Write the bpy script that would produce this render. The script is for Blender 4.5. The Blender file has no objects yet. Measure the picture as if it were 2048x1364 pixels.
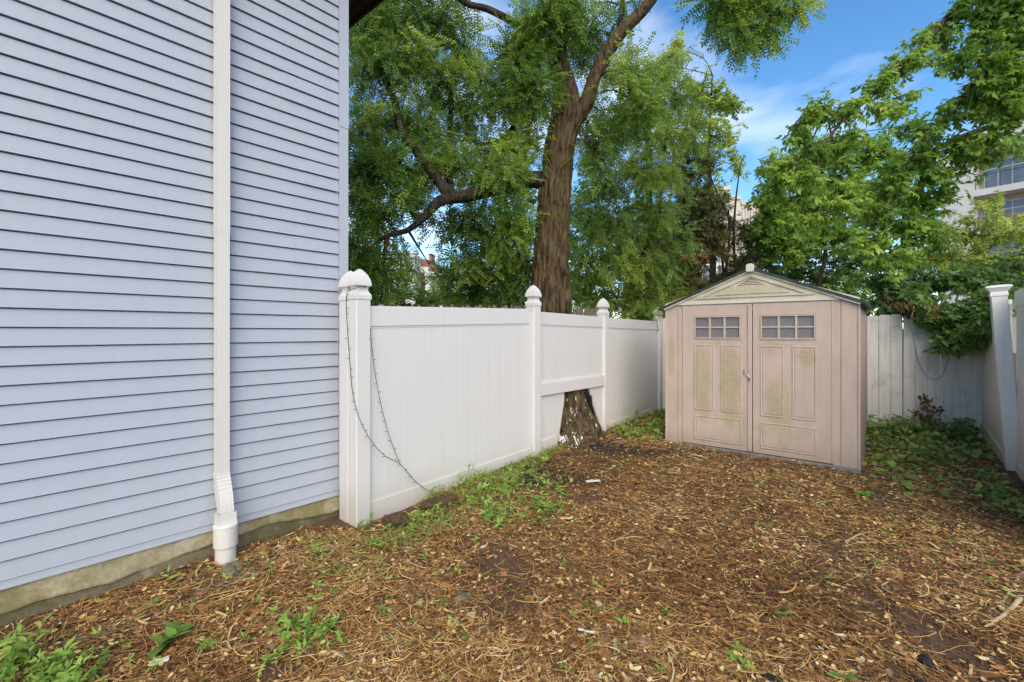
import bpy, bmesh, math, random
import numpy as np
from mathutils import Vector, Matrix

# ------------------------------------------------------------------ camera, sky, sun, exposure
S = bpy.context.scene
COL = S.collection
FPX, CX, HY, H = 930.0, 1024.0, 663.0, 1.53          # focal length in px of the 2048 px wide photo, horizon row, eye height
cam_d = bpy.data.cameras.new('camera')
cam = bpy.data.objects.new('camera', cam_d); COL.objects.link(cam)
cam.location = (0, 0, H); cam.rotation_euler = (math.radians(90), 0, 0)
cam_d.sensor_width = 36.0; cam_d.lens = 36.0 * FPX / 2048.0
cam_d.shift_y = -(682.0 - HY) / 2048.0
cam_d.clip_start = 0.05; cam_d.clip_end = 2000.0
S.camera = cam

SUN_EL, SUN_AZ = 38.0, 176.0          # azimuth from +Y towards +X (degrees)
world = bpy.data.worlds.new('World'); S.world = world; world.use_nodes = True
wn, wl = world.node_tree.nodes, world.node_tree.links
wn.clear()
wo = wn.new('ShaderNodeOutputWorld'); bg = wn.new('ShaderNodeBackground')
sky = wn.new('ShaderNodeTexSky'); sky.sky_type = 'NISHITA'; sky.sun_disc = False
sky.sun_elevation = math.radians(SUN_EL); sky.sun_rotation = math.radians(SUN_AZ)
sky.air_density = 1.0; sky.dust_density = 0.2; sky.ozone_density = 3.0; sky.altitude = 600
tc = wn.new('ShaderNodeTexCoord'); mp = wn.new('ShaderNodeMapping')
mp.inputs['Scale'].default_value = (1.0, 1.0, 2.6); mp.inputs['Location'].default_value = (0.35, 0.1, 0.2)
nz = wn.new('ShaderNodeTexNoise'); nz.inputs['Scale'].default_value = 2.3; nz.inputs['Detail'].default_value = 4
nz.inputs['Roughness'].default_value = 0.55; nz.inputs['Distortion'].default_value = 0.5
cr = wn.new('ShaderNodeValToRGB'); cr.color_ramp.elements[0].position = 0.48; cr.color_ramp.elements[1].position = 0.88
cr.color_ramp.elements[0].color = (0.0, 0.0, 0.0, 1); cr.color_ramp.elements[1].color = (0.75, 0.75, 0.75, 1)
mx = wn.new('ShaderNodeMix'); mx.data_type = 'RGBA'
mx.inputs['B'].default_value = (6.6, 7.0, 7.6, 1)
wl.new(tc.outputs['Generated'], mp.inputs['Vector']); wl.new(mp.outputs[0], nz.inputs['Vector'])
wl.new(nz.outputs['Fac'], cr.inputs['Fac']); wl.new(cr.outputs['Color'], mx.inputs['Factor'])
hs = wn.new('ShaderNodeHueSaturation'); hs.inputs['Saturation'].default_value = 1.25
wl.new(sky.outputs[0], hs.inputs['Color']); wl.new(hs.outputs[0], mx.inputs['A']); wl.new(mx.outputs['Result'], bg.inputs['Color'])
bg.inputs['Strength'].default_value = 0.15
world.cycles.sampling_method = 'MANUAL'; world.cycles.sample_map_resolution = 256
S.cycles.use_light_tree = False; S.cycles.use_adaptive_sampling = True; S.cycles.adaptive_threshold = 0.03
wl.new(bg.outputs[0], wo.inputs['Surface'])

sd = bpy.data.lights.new('sun', 'SUN'); sd.energy = 2.1; sd.angle = math.radians(55); sd.color = (1.0, 0.90, 0.76)
sun = bpy.data.objects.new('sun', sd); COL.objects.link(sun)
_e, _a = math.radians(SUN_EL), math.radians(SUN_AZ)
_dir = Vector((math.cos(_e) * math.sin(_a), math.cos(_e) * math.cos(_a), math.sin(_e)))
sun.rotation_euler = _dir.to_track_quat('Z', 'Y').to_euler()
sun.location = _dir * 30

S.view_settings.view_transform = 'Standard'; S.view_settings.look = 'None'
S.view_settings.gamma = 1.0; S.view_settings.use_curve_mapping = False
S.view_settings.exposure = 0.9
S.view_settings.use_white_balance = True; S.view_settings.white_balance_temperature = 7300; S.view_settings.white_balance_tint = 10
S.render.engine = 'CYCLES'
S.render.resolution_x, S.render.resolution_y = 1024, 682
S.cycles.max_bounces = 4; S.cycles.transparent_max_bounces = 4
S.cycles.diffuse_bounces = 2; S.cycles.transmission_bounces = 2; S.cycles.glossy_bounces = 2

rng = np.random.default_rng(11)
random.seed(5)

# ------------------------------------------------------------------ helpers
def P(px, py, d):                       # a point seen at photo pixel (px, py), d metres ahead
    return Vector(((px - CX) / FPX * d, d, H - (py - HY) / FPX * d))
def G(px, py, z=0.0):                   # the point at height z seen at photo pixel
    d = FPX * (H - z) / (py - HY)
    return Vector(((px - CX) / FPX * d, d, z))

def tag(o, label=None, cat=None, group=None, kind=None):
    if label: o['label'] = label
    if cat: o['category'] = cat
    if group: o['group'] = group
    if kind: o['kind'] = kind
    return o
def thing(name, label, cat, loc=(0, 0, 0), rz=0.0, group=None):
    o = bpy.data.objects.new(name, None); COL.objects.link(o)
    o.location = loc; o.rotation_euler = (0, 0, rz); o.empty_display_size = 0.1
    return tag(o, label, cat, group)
def link(name, me, mat=None, parent=None, loc=None, rot=None, scale=None):
    o = bpy.data.objects.new(name, me); COL.objects.link(o)
    if mat is not None and len(me.materials) == 0: me.materials.append(mat)
    if parent is not None: o.parent = parent
    if loc is not None: o.location = loc
    if rot is not None: o.rotation_euler = rot
    if scale is not None: o.scale = scale
    return o

def np_mesh(name, V, faces, attrs=None, smooth=False):
    """V (n,3); faces: list of integer arrays (m,k); attrs: dict name -> per-vertex floats."""
    me = bpy.data.meshes.new(name)
    V = np.asarray(V, dtype=np.float32)
    faces = [np.asarray(f, dtype=np.int32) for f in faces if len(f)]
    me.vertices.add(len(V)); me.vertices.foreach_set('co', V.ravel())
    nl = sum(f.size for f in faces); nf = sum(len(f) for f in faces)
    me.loops.add(nl); me.polygons.add(nf)
    me.loops.foreach_set('vertex_index', np.concatenate([f.ravel() for f in faces]))
    tot = np.concatenate([np.full(len(f), f.shape[1], dtype=np.int32) for f in faces])
    start = np.concatenate([[0], np.cumsum(tot)[:-1]]).astype(np.int32)
    me.polygons.foreach_set('loop_start', start)
    try: me.polygons.foreach_set('loop_total', tot)
    except Exception: pass
    if smooth: me.polygons.foreach_set('use_smooth', np.ones(nf, dtype=bool))
    me.update(calc_edges=True)
    if attrs:
        for k, a in attrs.items():
            at = me.attributes.new(k, 'FLOAT', 'POINT'); at.data.foreach_set('value', np.asarray(a, dtype=np.float32))
    me.validate()
    return me

def box_mesh(name, x0, x1, y0, y1, z0, z1, bevel=0.0):
    bm = bmesh.new(); add_box(bm, x0, x1, y0, y1, z0, z1)
    if bevel: bmesh.ops.bevel(bm, geom=bm.edges[:], offset=bevel, segments=1, affect='EDGES')
    me = bpy.data.meshes.new(name); bm.to_mesh(me); bm.free(); return me
def add_box(bm, x0, x1, y0, y1, z0, z1):
    v = [bm.verts.new(c) for c in ((x0,y0,z0),(x1,y0,z0),(x1,y1,z0),(x0,y1,z0),(x0,y0,z1),(x1,y0,z1),(x1,y1,z1),(x0,y1,z1))]
    for f in ((0,3,2,1),(4,5,6,7),(0,1,5,4),(1,2,6,5),(2,3,7,6),(3,0,4,7)): bm.faces.new([v[i] for i in f])
def bm_done(bm, name):
    bmesh.ops.recalc_face_normals(bm, faces=bm.faces[:])
    me = bpy.data.meshes.new(name); bm.to_mesh(me); bm.free(); return me
def prism_mesh(name, poly, y0, y1, bevel=0.0):
    """a polygon in the local x-z plane, extruded from y0 to y1"""
    bm = bmesh.new()
    a = [bm.verts.new((x, y0, z)) for x, z in poly]; b = [bm.verts.new((x, y1, z)) for x, z in poly]
    bm.faces.new(a); bm.faces.new(b[::-1]); n = len(poly)
    for i in range(n): bm.faces.new((a[i], b[i], b[(i+1) % n], a[(i+1) % n]))
    bmesh.ops.recalc_face_normals(bm, faces=bm.faces[:])
    if bevel: bmesh.ops.bevel(bm, geom=bm.edges[:], offset=bevel, segments=1, affect='EDGES')
    return bm_done(bm, name)
def loft_mesh(name, rings, cap=True, smooth=False):
    n = len(rings[0]); V = np.array([p for r in rings for p in r]); F = []
    for k in range(len(rings) - 1):
        for i in range(n):
            j = (i + 1) % n
            F.append((k*n+i, k*n+j, (k+1)*n+j, (k+1)*n+i))
    me = bpy.data.meshes.new(name)
    F = [tuple(f) for f in F]
    if cap: F += [tuple(range(n))[::-1], tuple(range((len(rings)-1)*n, len(rings)*n))]
    me.from_pydata([tuple(map(float, v)) for v in V], [], F); me.update()
    if smooth:
        for p in me.polygons: p.use_smooth = True
    return me
def square_loft(name, prof, smooth=False):
    return loft_mesh(name, [[(-h,-h,z),(h,-h,z),(h,h,z),(-h,h,z)] for h, z in prof])
def round_loft(name, prof, n=20, smooth=True):
    return loft_mesh(name, [[(r*math.cos(2*math.pi*i/n), r*math.sin(2*math.pi*i/n), z) for i in range(n)] for r, z in prof], smooth=smooth)

def tube_arrays(paths, sides=5):
    """paths: list of (points (n,3), radii (n,)) -> V, quads, end tris left open"""
    Vs, Fs, off = [], [], 0
    ang = np.linspace(0, 2*np.pi, sides, endpoint=False); ca, sa = np.cos(ang), np.sin(ang)
    for pts, rad in paths:
        pts = np.asarray(pts, float); rad = np.asarray(rad, float); n = len(pts)
        t = np.gradient(pts, axis=0); t /= (np.linalg.norm(t, axis=1, keepdims=True) + 1e-9)
        ref = np.array([0.0, 0.0, 1.0]) if abs(t[:, 2]).mean() < 0.8 else np.array([1.0, 0.0, 0.0])
        u = np.cross(t, ref); u /= (np.linalg.norm(u, axis=1, keepdims=True) + 1e-9); w = np.cross(t, u)
        V = pts[:, None, :] + rad[:, None, None] * (u[:, None, :] * ca[None, :, None] + w[:, None, :] * sa[None, :, None])
        Vs.append(V.reshape(-1, 3))
        k = np.arange(n - 1)[:, None] * sides; i = np.arange(sides)[None, :]; j = (i + 1) % sides
        Fs.append(np.stack([off + k + i, off + k + j, off + k + sides + j, off + k + sides + i], axis=-1).reshape(-1, 4))
        off += n * sides
    return np.concatenate(Vs), np.concatenate(Fs)
def smooth_path(pts, rad, n):
    """Catmull-Rom resample"""
    pts = np.asarray([tuple(p) for p in pts], float); rad = np.asarray(rad, float)
    q = np.vstack([2*pts[0]-pts[1], pts, 2*pts[-1]-pts[-2]]); m = len(pts) - 1
    out = []; t = np.linspace(0, m, n)
    for s in t:
        i = min(int(s), m - 1); f = s - i
        p0, p1, p2, p3 = q[i], q[i+1], q[i+2], q[i+3]
        out.append(0.5*((2*p1)+(-p0+p2)*f+(2*p0-5*p1+4*p2-p3)*f*f+(-p0+3*p1-3*p2+p3)*f**3))
    return np.array(out), np.interp(t, np.arange(m+1), rad)

_perm = np.random.default_rng(3).random(1 << 16)
def vnoise(p):
    p = np.asarray(p, float); i = np.floor(p).astype(np.int64); f = p - i; f = f*f*(3-2*f)
    def h(a, b, c): return _perm[((a*73856093) ^ (b*19349663) ^ (c*83492791)) & 0xFFFF]
    x, y, z = i[..., 0], i[..., 1], i[..., 2]; fx, fy, fz = f[..., 0], f[..., 1], f[..., 2]
    r = 0
    for dx in (0, 1):
        for dy in (0, 1):
            for dz in (0, 1):
                r = r + h(x+dx, y+dy, z+dz) * (fx if dx else 1-fx) * (fy if dy else 1-fy) * (fz if dz else 1-fz)
    return r
def fbm(p, o=4):
    p = np.asarray(p, float); s = 0; a = 0.5
    for k in range(o): s = s + a*vnoise(p * 2**k + 17.3*k); a *= 0.5
    return s

def scatter(tmpl, T, axis, up, scale, rnd=None):
    """copies of a template (V, F) whose +x goes along axis and +z near up"""
    TV, TF = tmpl
    ax = axis / (np.linalg.norm(axis, axis=1, keepdims=True) + 1e-9)
    y = np.cross(up, ax); y /= (np.linalg.norm(y, axis=1, keepdims=True) + 1e-9); z = np.cross(ax, y)
    R = np.stack([ax, y, z], axis=-1)
    V = np.einsum('nij,mj->nmi', R, TV) * np.asarray(scale)[:, None, None] + T[:, None, :]
    n, m = len(T), len(TV)
    F = (TF[None, :, :] + (np.arange(n) * m)[:, None, None]).reshape(-1, TF.shape[1])
    if rnd is None: rnd = rng.random(n)
    return V.reshape(-1, 3), F, np.repeat(rnd, m)
def merge(parts):
    V, F, A, off = [], [], [], 0
    for v, f, a in parts:
        V.append(v); F.append(f + off); A.append(a); off += len(v)
    return np.concatenate(V), np.concatenate(F), np.concatenate(A)

# leaf templates -----------------------------------------------------------
def leaflet(base, d, length, width, fold=0.0):
    d = np.array(d, float); d /= np.linalg.norm(d); s = np.cross([0, 0, 1.0], d); b = np.array(base, float)
    up = np.array([0, 0, 1.0])
    return [b, b + d*length*0.45 + s*width*0.5 + up*fold*width, b + d*length, b + d*length*0.45 - s*width*0.5 + up*fold*width]
def pinnate(n=7, L=0.26, ll=0.05, lw=0.023, seed=0):
    r = random.Random(seed); V, F = [], []
    def add(q):
        o = len(V); V.extend(q); F.extend([(o, o+1, o+2), (o, o+2, o+3)])
    for k in range(n):
        x = L*(0.18 + 0.78*k/(n-1)); z = -0.5*x*x
        for s in (-1, 1):
            add(leaflet((x, 0, z), (0.45 + r.uniform(-.1, .25), s, r.uniform(-.5, .1)), ll*r.uniform(.8, 1.1), lw, 0.12))
    add(leaflet((L, 0, -0.5*L*L), (1, 0, -.5), ll, lw, .1))
    return np.array(V), np.array(F)
def cluster(n=5, ll=0.09, lw=0.05, spread=0.07, seed=0, droop=.35):
    """a spray of broad pointed leaves, each with a folded midrib"""
    r = random.Random(seed); V, F = [], []
    for k in range(n):
        a = (k/(max(1, n-1)) - .5) * 2.6 + r.uniform(-.2, .2)
        d = np.array([math.cos(a), math.sin(a), -droop + r.uniform(-.25, .15)]); d /= np.linalg.norm(d)
        s = np.cross([0, 0, 1.0], d); s /= np.linalg.norm(s); u = np.cross(d, s)
        b = np.array([r.uniform(0, spread), math.sin(a)*spread*.3, 0]); l = ll*r.uniform(.75, 1.15); w = lw*r.uniform(.8, 1.1)
        o = len(V)
        V += [b, b+d*l*.38+s*w*.5+u*w*.16, b+d*l-u*l*.1, b+d*l*.38-s*w*.5+u*w*.16, b+d*l*.45]
        F += [(o, o+4, o+1), (o+1, o+4, o+2), (o+2, o+4, o+3), (o+3, o+4, o)]
    return np.array(V), np.array(F)
def tuft(n=9, ll=0.06, lw=0.012, seed=0):
    r = random.Random(seed); V, F = [], []
    for k in range(n):
        d = np.array([r.uniform(.2, 1), r.uniform(-.8, .8), r.uniform(-.5, .5)]); d /= np.linalg.norm(d)
        o = len(V); V += leaflet((r.uniform(0, .08), 0, 0), d, ll*r.uniform(.6, 1.2), lw, .1); F += [(o, o+1, o+2), (o, o+2, o+3)]
    return np.array(V), np.array(F)

# ------------------------------------------------------------------ materials
def new_mat(name):
    m = bpy.data.materials.new(name); m.use_nodes = True
    nt = m.node_tree; b = nt.nodes['Principled BSDF']; return m, nt, b
def ramp(nt, stops, interp='LINEAR'):
    r = nt.nodes.new('ShaderNodeValToRGB'); r.color_ramp.interpolation = interp
    e = r.color_ramp.elements
    while len(e) < len(stops): e.new(0.5)
    for k, (p, c) in enumerate(stops):
        e[k].position = p; e[k].color = (*c, 1) if len(c) == 3 else c
    return r
def coords(nt, kind='Object', scale=(1, 1, 1)):
    t = nt.nodes.new('ShaderNodeTexCoord'); m = nt.nodes.new('ShaderNodeMapping'); m.inputs['Scale'].default_value = scale
    if kind == 'World':
        g = nt.nodes.new('ShaderNodeNewGeometry'); nt.links.new(g.outputs['Position'], m.inputs['Vector'])
    else: nt.links.new(t.outputs[kind], m.inputs['Vector'])
    return m.outputs[0]
def noise(nt, vec, scale, detail=4, rough=.55, dist=0.0):
    n = nt.nodes.new('ShaderNodeTexNoise'); n.inputs['Scale'].default_value = scale; n.inputs['Detail'].default_value = detail
    n.inputs['Roughness'].default_value = rough; n.inputs['Distortion'].default_value = dist
    nt.links.new(vec, n.inputs['Vector']); return n.outputs['Fac']
def mixc(nt, fac, a, b):
    m = nt.nodes.new('ShaderNodeMix'); m.data_type = 'RGBA'
    for v, s in ((fac, 'Factor'), (a, 'A'), (b, 'B')):
        if isinstance(v, (int, float)): m.inputs[s].default_value = v
        elif isinstance(v, tuple): m.inputs[s].default_value = (*v, 1)
        else: nt.links.new(v, m.inputs[s])
    return m.outputs['Result']
def math_n(nt, op, a, b=None, clamp=False):
    m = nt.nodes.new('ShaderNodeMath'); m.operation = op; m.use_clamp = clamp
    for k, v in enumerate((a, b)):
        if v is None: continue
        if isinstance(v, (int, float)): m.inputs[k].default_value = v
        else: nt.links.new(v, m.inputs[k])
    return m.outputs[0]
def bump(nt, b, height, strength=.3, dist=.01):
    n = nt.nodes.new('ShaderNodeBump'); n.inputs['Strength'].default_value = strength; n.inputs['Distance'].default_value = dist
    nt.links.new(height, n.inputs['Height']); nt.links.new(n.outputs[0], b.inputs['Normal'])
def smoothstep(nt, v, a, b):
    m = nt.nodes.new('ShaderNodeMapRange'); m.interpolation_type = 'SMOOTHSTEP'
    m.inputs['From Min'].default_value = a; m.inputs['From Max'].default_value = b; nt.links.new(v, m.inputs['Value'])
    return m.outputs[0]
def sepxyz(nt, vec):
    s = nt.nodes.new('ShaderNodeSeparateXYZ'); nt.links.new(vec, s.inputs[0]); return s.outputs

def simple(name, col, rough=.6, var=.12, scale=6, bstr=0.0, bscale=60, metallic=0, stretch=(1, 1, 1), spec=.4):
    m, nt, b = new_mat(name); v = coords(nt, 'World', stretch)
    n = noise(nt, v, scale, 5)
    lo = tuple(c*(1-var) for c in col); hi = tuple(min(1, c*(1+var)) for c in col)
    r = ramp(nt, [(.3, lo), (.7, hi)]); nt.links.new(n, r.inputs[0]); nt.links.new(r.outputs[0], b.inputs['Base Color'])
    b.inputs['Roughness'].default_value = rough; b.inputs['Metallic'].default_value = metallic
    b.inputs['Specular IOR Level'].default_value = spec
    if bstr: bump(nt, b, noise(nt, v, bscale, 4), bstr, .004)
    return m
def leaf_mat(name, stops, trans=.35, rough=.5, gain=1.6):
    m, nt, b = new_mat(name)
    a = nt.nodes.new('ShaderNodeAttribute'); a.attribute_name = 'rnd'
    r = ramp(nt, [(p, (c[0]*gain*1.0, c[1]*gain, c[2]*gain*.9)) for p, c in stops]); nt.links.new(a.outputs['Fac'], r.inputs[0])
    nt.links.new(r.outputs[0], b.inputs['Base Color']); b.inputs['Roughness'].default_value = rough
    b.inputs['Specular IOR Level'].default_value = .35
    if trans:
        t = nt.nodes.new('ShaderNodeBsdfTranslucent'); mxs = nt.nodes.new('ShaderNodeMixShader'); mxs.inputs[0].default_value = trans
        hsv = nt.nodes.new('ShaderNodeHueSaturation'); hsv.inputs['Value'].default_value = 1.9; hsv.inputs['Hue'].default_value = .485
        nt.links.new(r.outputs[0], hsv.inputs['Color']); nt.links.new(hsv.outputs[0], t.inputs['Color'])
        nt.links.new(b.outputs[0], mxs.inputs[1]); nt.links.new(t.outputs[0], mxs.inputs[2])
        nt.links.new(mxs.outputs[0], nt.nodes['Material Output'].inputs['Surface'])
    return m

def vinyl_mat(name, col, dirt=(.42, .36, .27), dirt_top=.35, amount=.55, streaks=.035):
    """white vinyl: faint vertical run marks, splashed soil near the foot"""
    m, nt, b = new_mat(name); v = coords(nt, 'World'); z = sepxyz(nt, v)[2]
    streak = noise(nt, coords(nt, 'World', (14, 14, .5)), 1.5, 3)
    blot = noise(nt, v, 2.2, 3)
    c = mixc(nt, smoothstep(nt, streak, .35, .8), col, tuple(k*(1-streaks) for k in col))
    c = mixc(nt, math_n(nt, 'MULTIPLY', smoothstep(nt, blot, .5, .8), streaks*2.5), c, (col[0]*.86, col[1]*.83, col[2]*.76))
    foot = math_n(nt, 'SUBTRACT', 1.0, smoothstep(nt, math_n(nt, 'ADD', z, math_n(nt, 'MULTIPLY', blot, .35)), .12, dirt_top + .25))
    c = mixc(nt, math_n(nt, 'MULTIPLY', foot, amount), c, dirt)
    spk = noise(nt, v, 45, 2, .7)
    c = mixc(nt, math_n(nt, 'MULTIPLY', smoothstep(nt, spk, .73, .8), .5), c, (.25, .2, .15))
    nt.links.new(c, b.inputs['Base Color']); b.inputs['Roughness'].default_value = .42; b.inputs['Specular IOR Level'].default_value = .35
    return m

M = {}
M['siding'] = vinyl_mat('blue_grey_siding', (.392, .42, .482), dirt=(.33, .35, .36), dirt_top=.4, amount=.3, streaks=.035)
M['trim'] = vinyl_mat('corner_trim_vinyl', (.415, .442, .505), dirt=(.33, .35, .36), dirt_top=.4, amount=.3, streaks=.035)
M['vinyl'] = vinyl_mat('white_fence_vinyl', (.64, .622, .605))
M['vinyl_old'] = vinyl_mat('weathered_fence_vinyl', (.78, .765, .72), amount=.6, dirt_top=.6)
M['downspout'] = vinyl_mat('downspout_paint', (.63, .605, .57), amount=.25)
M['pvc'] = vinyl_mat('drain_pipe_plastic', (.66, .63, .60), amount=.35)
M['soffit'] = simple('dark_brown_soffit_wood', (.045, .022, .014), .7, .3, 8, .2)
M['soil'] = None
M['pane'] = None

def concrete_mat(name, col=(.40, .335, .215), moss=(.15, .125, .03)):
    m, nt, b = new_mat(name); v = coords(nt, 'World'); z = sepxyz(nt, v)[2]
    n1 = noise(nt, v, 3.2, 6, .6); n2 = noise(nt, v, 40, 5, .7)
    c = mixc(nt, smoothstep(nt, n2, .3, .75), tuple(k*.75 for k in col), tuple(k*1.15 for k in col))
    mo = smoothstep(nt, n1, .42, .6)
    c = mixc(nt, math_n(nt, 'MULTIPLY', mo, .72), c, moss)
    w = smoothstep(nt, noise(nt, v, 5.5, 4), .58, .72)
    c = mixc(nt, math_n(nt, 'MULTIPLY', w, .5), c, (.42, .40, .36))
    nt.links.new(c, b.inputs['Base Color']); b.inputs['Roughness'].default_value = .9
    bump(nt, b, n2, .5, .006); return m
M['parge'] = concrete_mat('foundation_parging')
M['foundation'] = concrete_mat('old_foundation_concrete', (.20, .16, .095), (.055, .058, .014))
M['edging'] = concrete_mat('edging_concrete', (.17, .14, .105), (.075, .07, .03))

# ------------------------------------------------------------------ layout lines (metres)
def U(px0, d=None):  # unit direction whose vanishing point lies at pixel px0
    v = Vector((px0 - CX, FPX, 0)); v.normalize(); return v
WALL_C = G(676, 1035)                                   # foot of the house corner
WALL_V = U(1840)
RZ_WALL = math.atan2(WALL_V.y, WALL_V.x)
def hit(px, p, v):                                      # distance along p + t v where pixel column px is met
    r = (px - CX) / FPX
    return (r * p.y - p.x) / (v.x - r * v.y)
P1 = G(713, 1060); V1 = U(1812)
t2 = hit(1067, P1, V1); P2 = P1 + V1 * t2
V2 = U(1770); t3 = hit(1210, P2, V2); P3 = P2 + V2 * t3
t4 = hit(1320, P3, V2); P4 = P3 + V2 * t4
SHZ = 0.05
SL = G(1332, 885, SHZ); SR = G(1718, 944, SHZ)
SX = (SR - SL); SW = SX.length; SX.normalize(); SY = Vector((-SX.y, SX.x, 0)); SD = 2.12
RB = G(1955, 868, 0.08); RP = G(2012, 950, 0.0)
RV = (RP - RB); RV.z = 0; RV.normalize()
BL = G(1733, 857, 0.08); BV = (RB - BL); BV.z = 0; BV.normalize()

def sd_line(x, y, p, v):                                # signed distance, positive on the left of v
    return v.x * (y - p.y) - v.y * (x - p.x)
def gz(x, y):
    x = np.asarray(x, float); y = np.asarray(y, float)
    b = 0.022 * np.clip(y - 3.4, 0, 3.6)
    f = -np.minimum(sd_line(x, y, P1, V1), 0)            # distance from the left fence line
    b = b + 0.05 * np.exp(-f / 0.5) * np.clip(y - 3.9, 0, 1)
    # rooty clod by the first fence panel, soil heaped round the trunk foot
    b = b + 0.10 * np.exp(-(((x + 0.60)**2 + (y - 4.03)**2) / 0.022)) + 0.07 * np.exp(-(((x + .25)**2 + (y - 4.35)**2) / 0.05))
    b = b + 0.07 * np.exp(-(((x - 0.95)**2 + (y - 5.95)**2) / 0.16))
    p = np.stack([x*1.3, y*1.3, 0*x], -1); q = np.stack([x*6, y*6, 0*x + 4.2], -1); s = np.stack([x*22, y*22, 0*x + 9.1], -1)
    near = np.clip((14 - np.hypot(x, y)) / 6, 0, 1)
    return b + near * (0.05 * (fbm(p, 2) - .37) + 0.035 * (fbm(q, 2) - .37) + 0.022 * (fbm(s, 2) - .37))
def in_yard(x, y, m=0.03):
    ok = (sd_line(x, y, WALL_C, WALL_V) < -m)
    beyond = sd_line(x, y, P1, Vector((-WALL_V.y, WALL_V.x, 0))) < 0      # past the house corner
    lf = np.where(y < P2.y, sd_line(x, y, P1, V1), sd_line(x, y, P2, V2))
    ok &= ~((y > P1.y) & (lf > -m))
    ok &= sd_line(x, y, RB, RV) < -m
    bk = np.where(x > BL.x - .4, sd_line(x, y, BL, BV), sd_line(x, y, BL, Vector((.85, -.53, 0))))
    ok &= bk < -m
    sx = (x - SL.x)*SX.x + (y - SL.y)*SX.y; sy = (x - SL.x)*SY.x + (y - SL.y)*SY.y
    ok &= ~((sx > -.02) & (sx < SW + .02) & (sy > -.03) & (sy < SD + .05))
    return ok

# ------------------------------------------------------------------ ground
def axis_coords(a, b, step, far):
    core = np.arange(a, b + 1e-6, step); g = []; s = step; c = b
    while c < far: s *= 1.35; c += s; g.append(c)
    h = []; s = step; c = a
    while c > -far: s *= 1.35; c -= s; h.append(c)
    return np.array(h[::-1] + list(core) + g)
gx = axis_coords(-3.2, 7.0, 0.03, 400); gy = axis_coords(1.2, 8.2, 0.03, 600)
XX, YY = np.meshgrid(gx, gy); ZZ = gz(XX, YY)
nxg, nyg = len(gx), len(gy)
ii = (np.arange(nyg-1)[:, None] * nxg + np.arange(nxg-1)[None, :])
gf = np.stack([ii, ii+1, ii+nxg+1, ii+nxg], -1).reshape(-1, 4)
dk = np.zeros(XX.size)
def dark_soil(x, y):                                    # bare black soil by the fence and round the trunk
    n = fbm(np.stack([x*3, y*3, 0*x+2.2], -1), 3)
    a = np.exp(-(((x-.22)/.45)**2 + ((y-4.75)/.38)**2)) + .9*np.exp(-(((x-1.25)/.4)**2 + ((y-5.75)/.22)**2)) + .5*np.exp(-(((x-1.9)/.7)**2 + ((y-5.6)/.35)**2))
    return np.clip(a*1.5 + (n-.45)*1.1, 0, 1)
dk = dark_soil(XX.ravel(), YY.ravel())
me = np_mesh('ground', np.stack([XX.ravel(), YY.ravel(), ZZ.ravel()], -1), [gf], {'soil': dk}, smooth=True)
m, nt, b = new_mat('yard_soil'); v = coords(nt, 'World')
n1 = noise(nt, v, 2.0, 6, .6); n2 = noise(nt, v, 30, 6, .7); n3 = noise(nt, v, 90, 4, .7)
r = ramp(nt, [(.25, (.04, .021, .012)), (.5, (.095, .05, .027)), (.75, (.17, .095, .052))]); nt.links.new(n2, r.inputs[0])
c = mixc(nt, smoothstep(nt, n1, .4, .7), r.outputs[0], (.13, .072, .042))
a = nt.nodes.new('ShaderNodeAttribute'); a.attribute_name = 'soil'
c = mixc(nt, a.outputs['Fac'], c, (.022, .014, .009))
nt.links.new(c, b.inputs['Base Color']); b.inputs['Roughness'].default_value = .95; bump(nt, b, n3, .7, .012)
M['soil'] = m
tag(link('ground', me, m), kind='structure')

# ------------------------------------------------------------------ house
house = thing('house', 'blue-grey clapboard house wall on a mossy concrete foundation at left', 'house', WALL_C, RZ_WALL)
WL = -4.6                                               # the wall runs from x = WL to 0 (the corner); outside is -y
ZS, PITCH = 0.235, 0.1016
def xl(px): return hit(px, WALL_C, WALL_V)
def zl(px, py):
    p = WALL_C + WALL_V * xl(px); return H - (py - HY) / FPX * p.y
seams = {}
for px, py in ((562, 178), (607, 352), (587, 500), (592, 668), (558, 836)):
    k = int((zl(px, py) - ZS) / PITCH) // 2 * 2
    seams[k] = px; seams[k+1] = px
def clap_mesh(x0, x1, dy):
    prof = [(-.0045-dy, PITCH-.009), (-.0165-dy, .004), (-.0178-dy, .0), (.008, -.0005), (.013, .004), (.013, PITCH-.001), (.010, PITCH-.006)]
    V = [(x, y, z) for x in (x0, x1) for y, z in prof]; n = len(prof)
    F = [(i, (i+1) % n, n+(i+1) % n, n+i) for i in range(n)] + [tuple(range(n))[::-1], tuple(range(n, 2*n))]
    me = bpy.data.meshes.new('clapboard'); me.from_pydata(V, [], F); me.update()
    bm = bmesh.new(); bm.from_mesh(me); bmesh.ops.recalc_face_normals(bm, faces=bm.faces[:]); bm.to_mesh(me); bm.free()
    return me
full = clap_mesh(WL, -.002, 0); NC = 46
half = {}
for k in range(NC):
    z = ZS + k * PITCH; rr = (0, random.uniform(-.0004, .0004), 0)
    jit = random.uniform(-.0008, .0008)
    if k in seams:
        px = seams[k]
        if px not in half: half[px] = (clap_mesh(WL, xl(px) + .02, 0), clap_mesh(xl(px), -.002, .0038))
        for me in half[px]: link('clapboard', me, M['siding'], house, (0, jit, z))
    else: link('clapboard', full, M['siding'], house, (0, jit, z))
WT = ZS + NC * PITCH
link('wall', box_mesh('wall', WL, -.01, .020, 6.0, .10, WT + .1), simple('wall_sheathing', (.4, .45, .55)), house)
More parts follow.
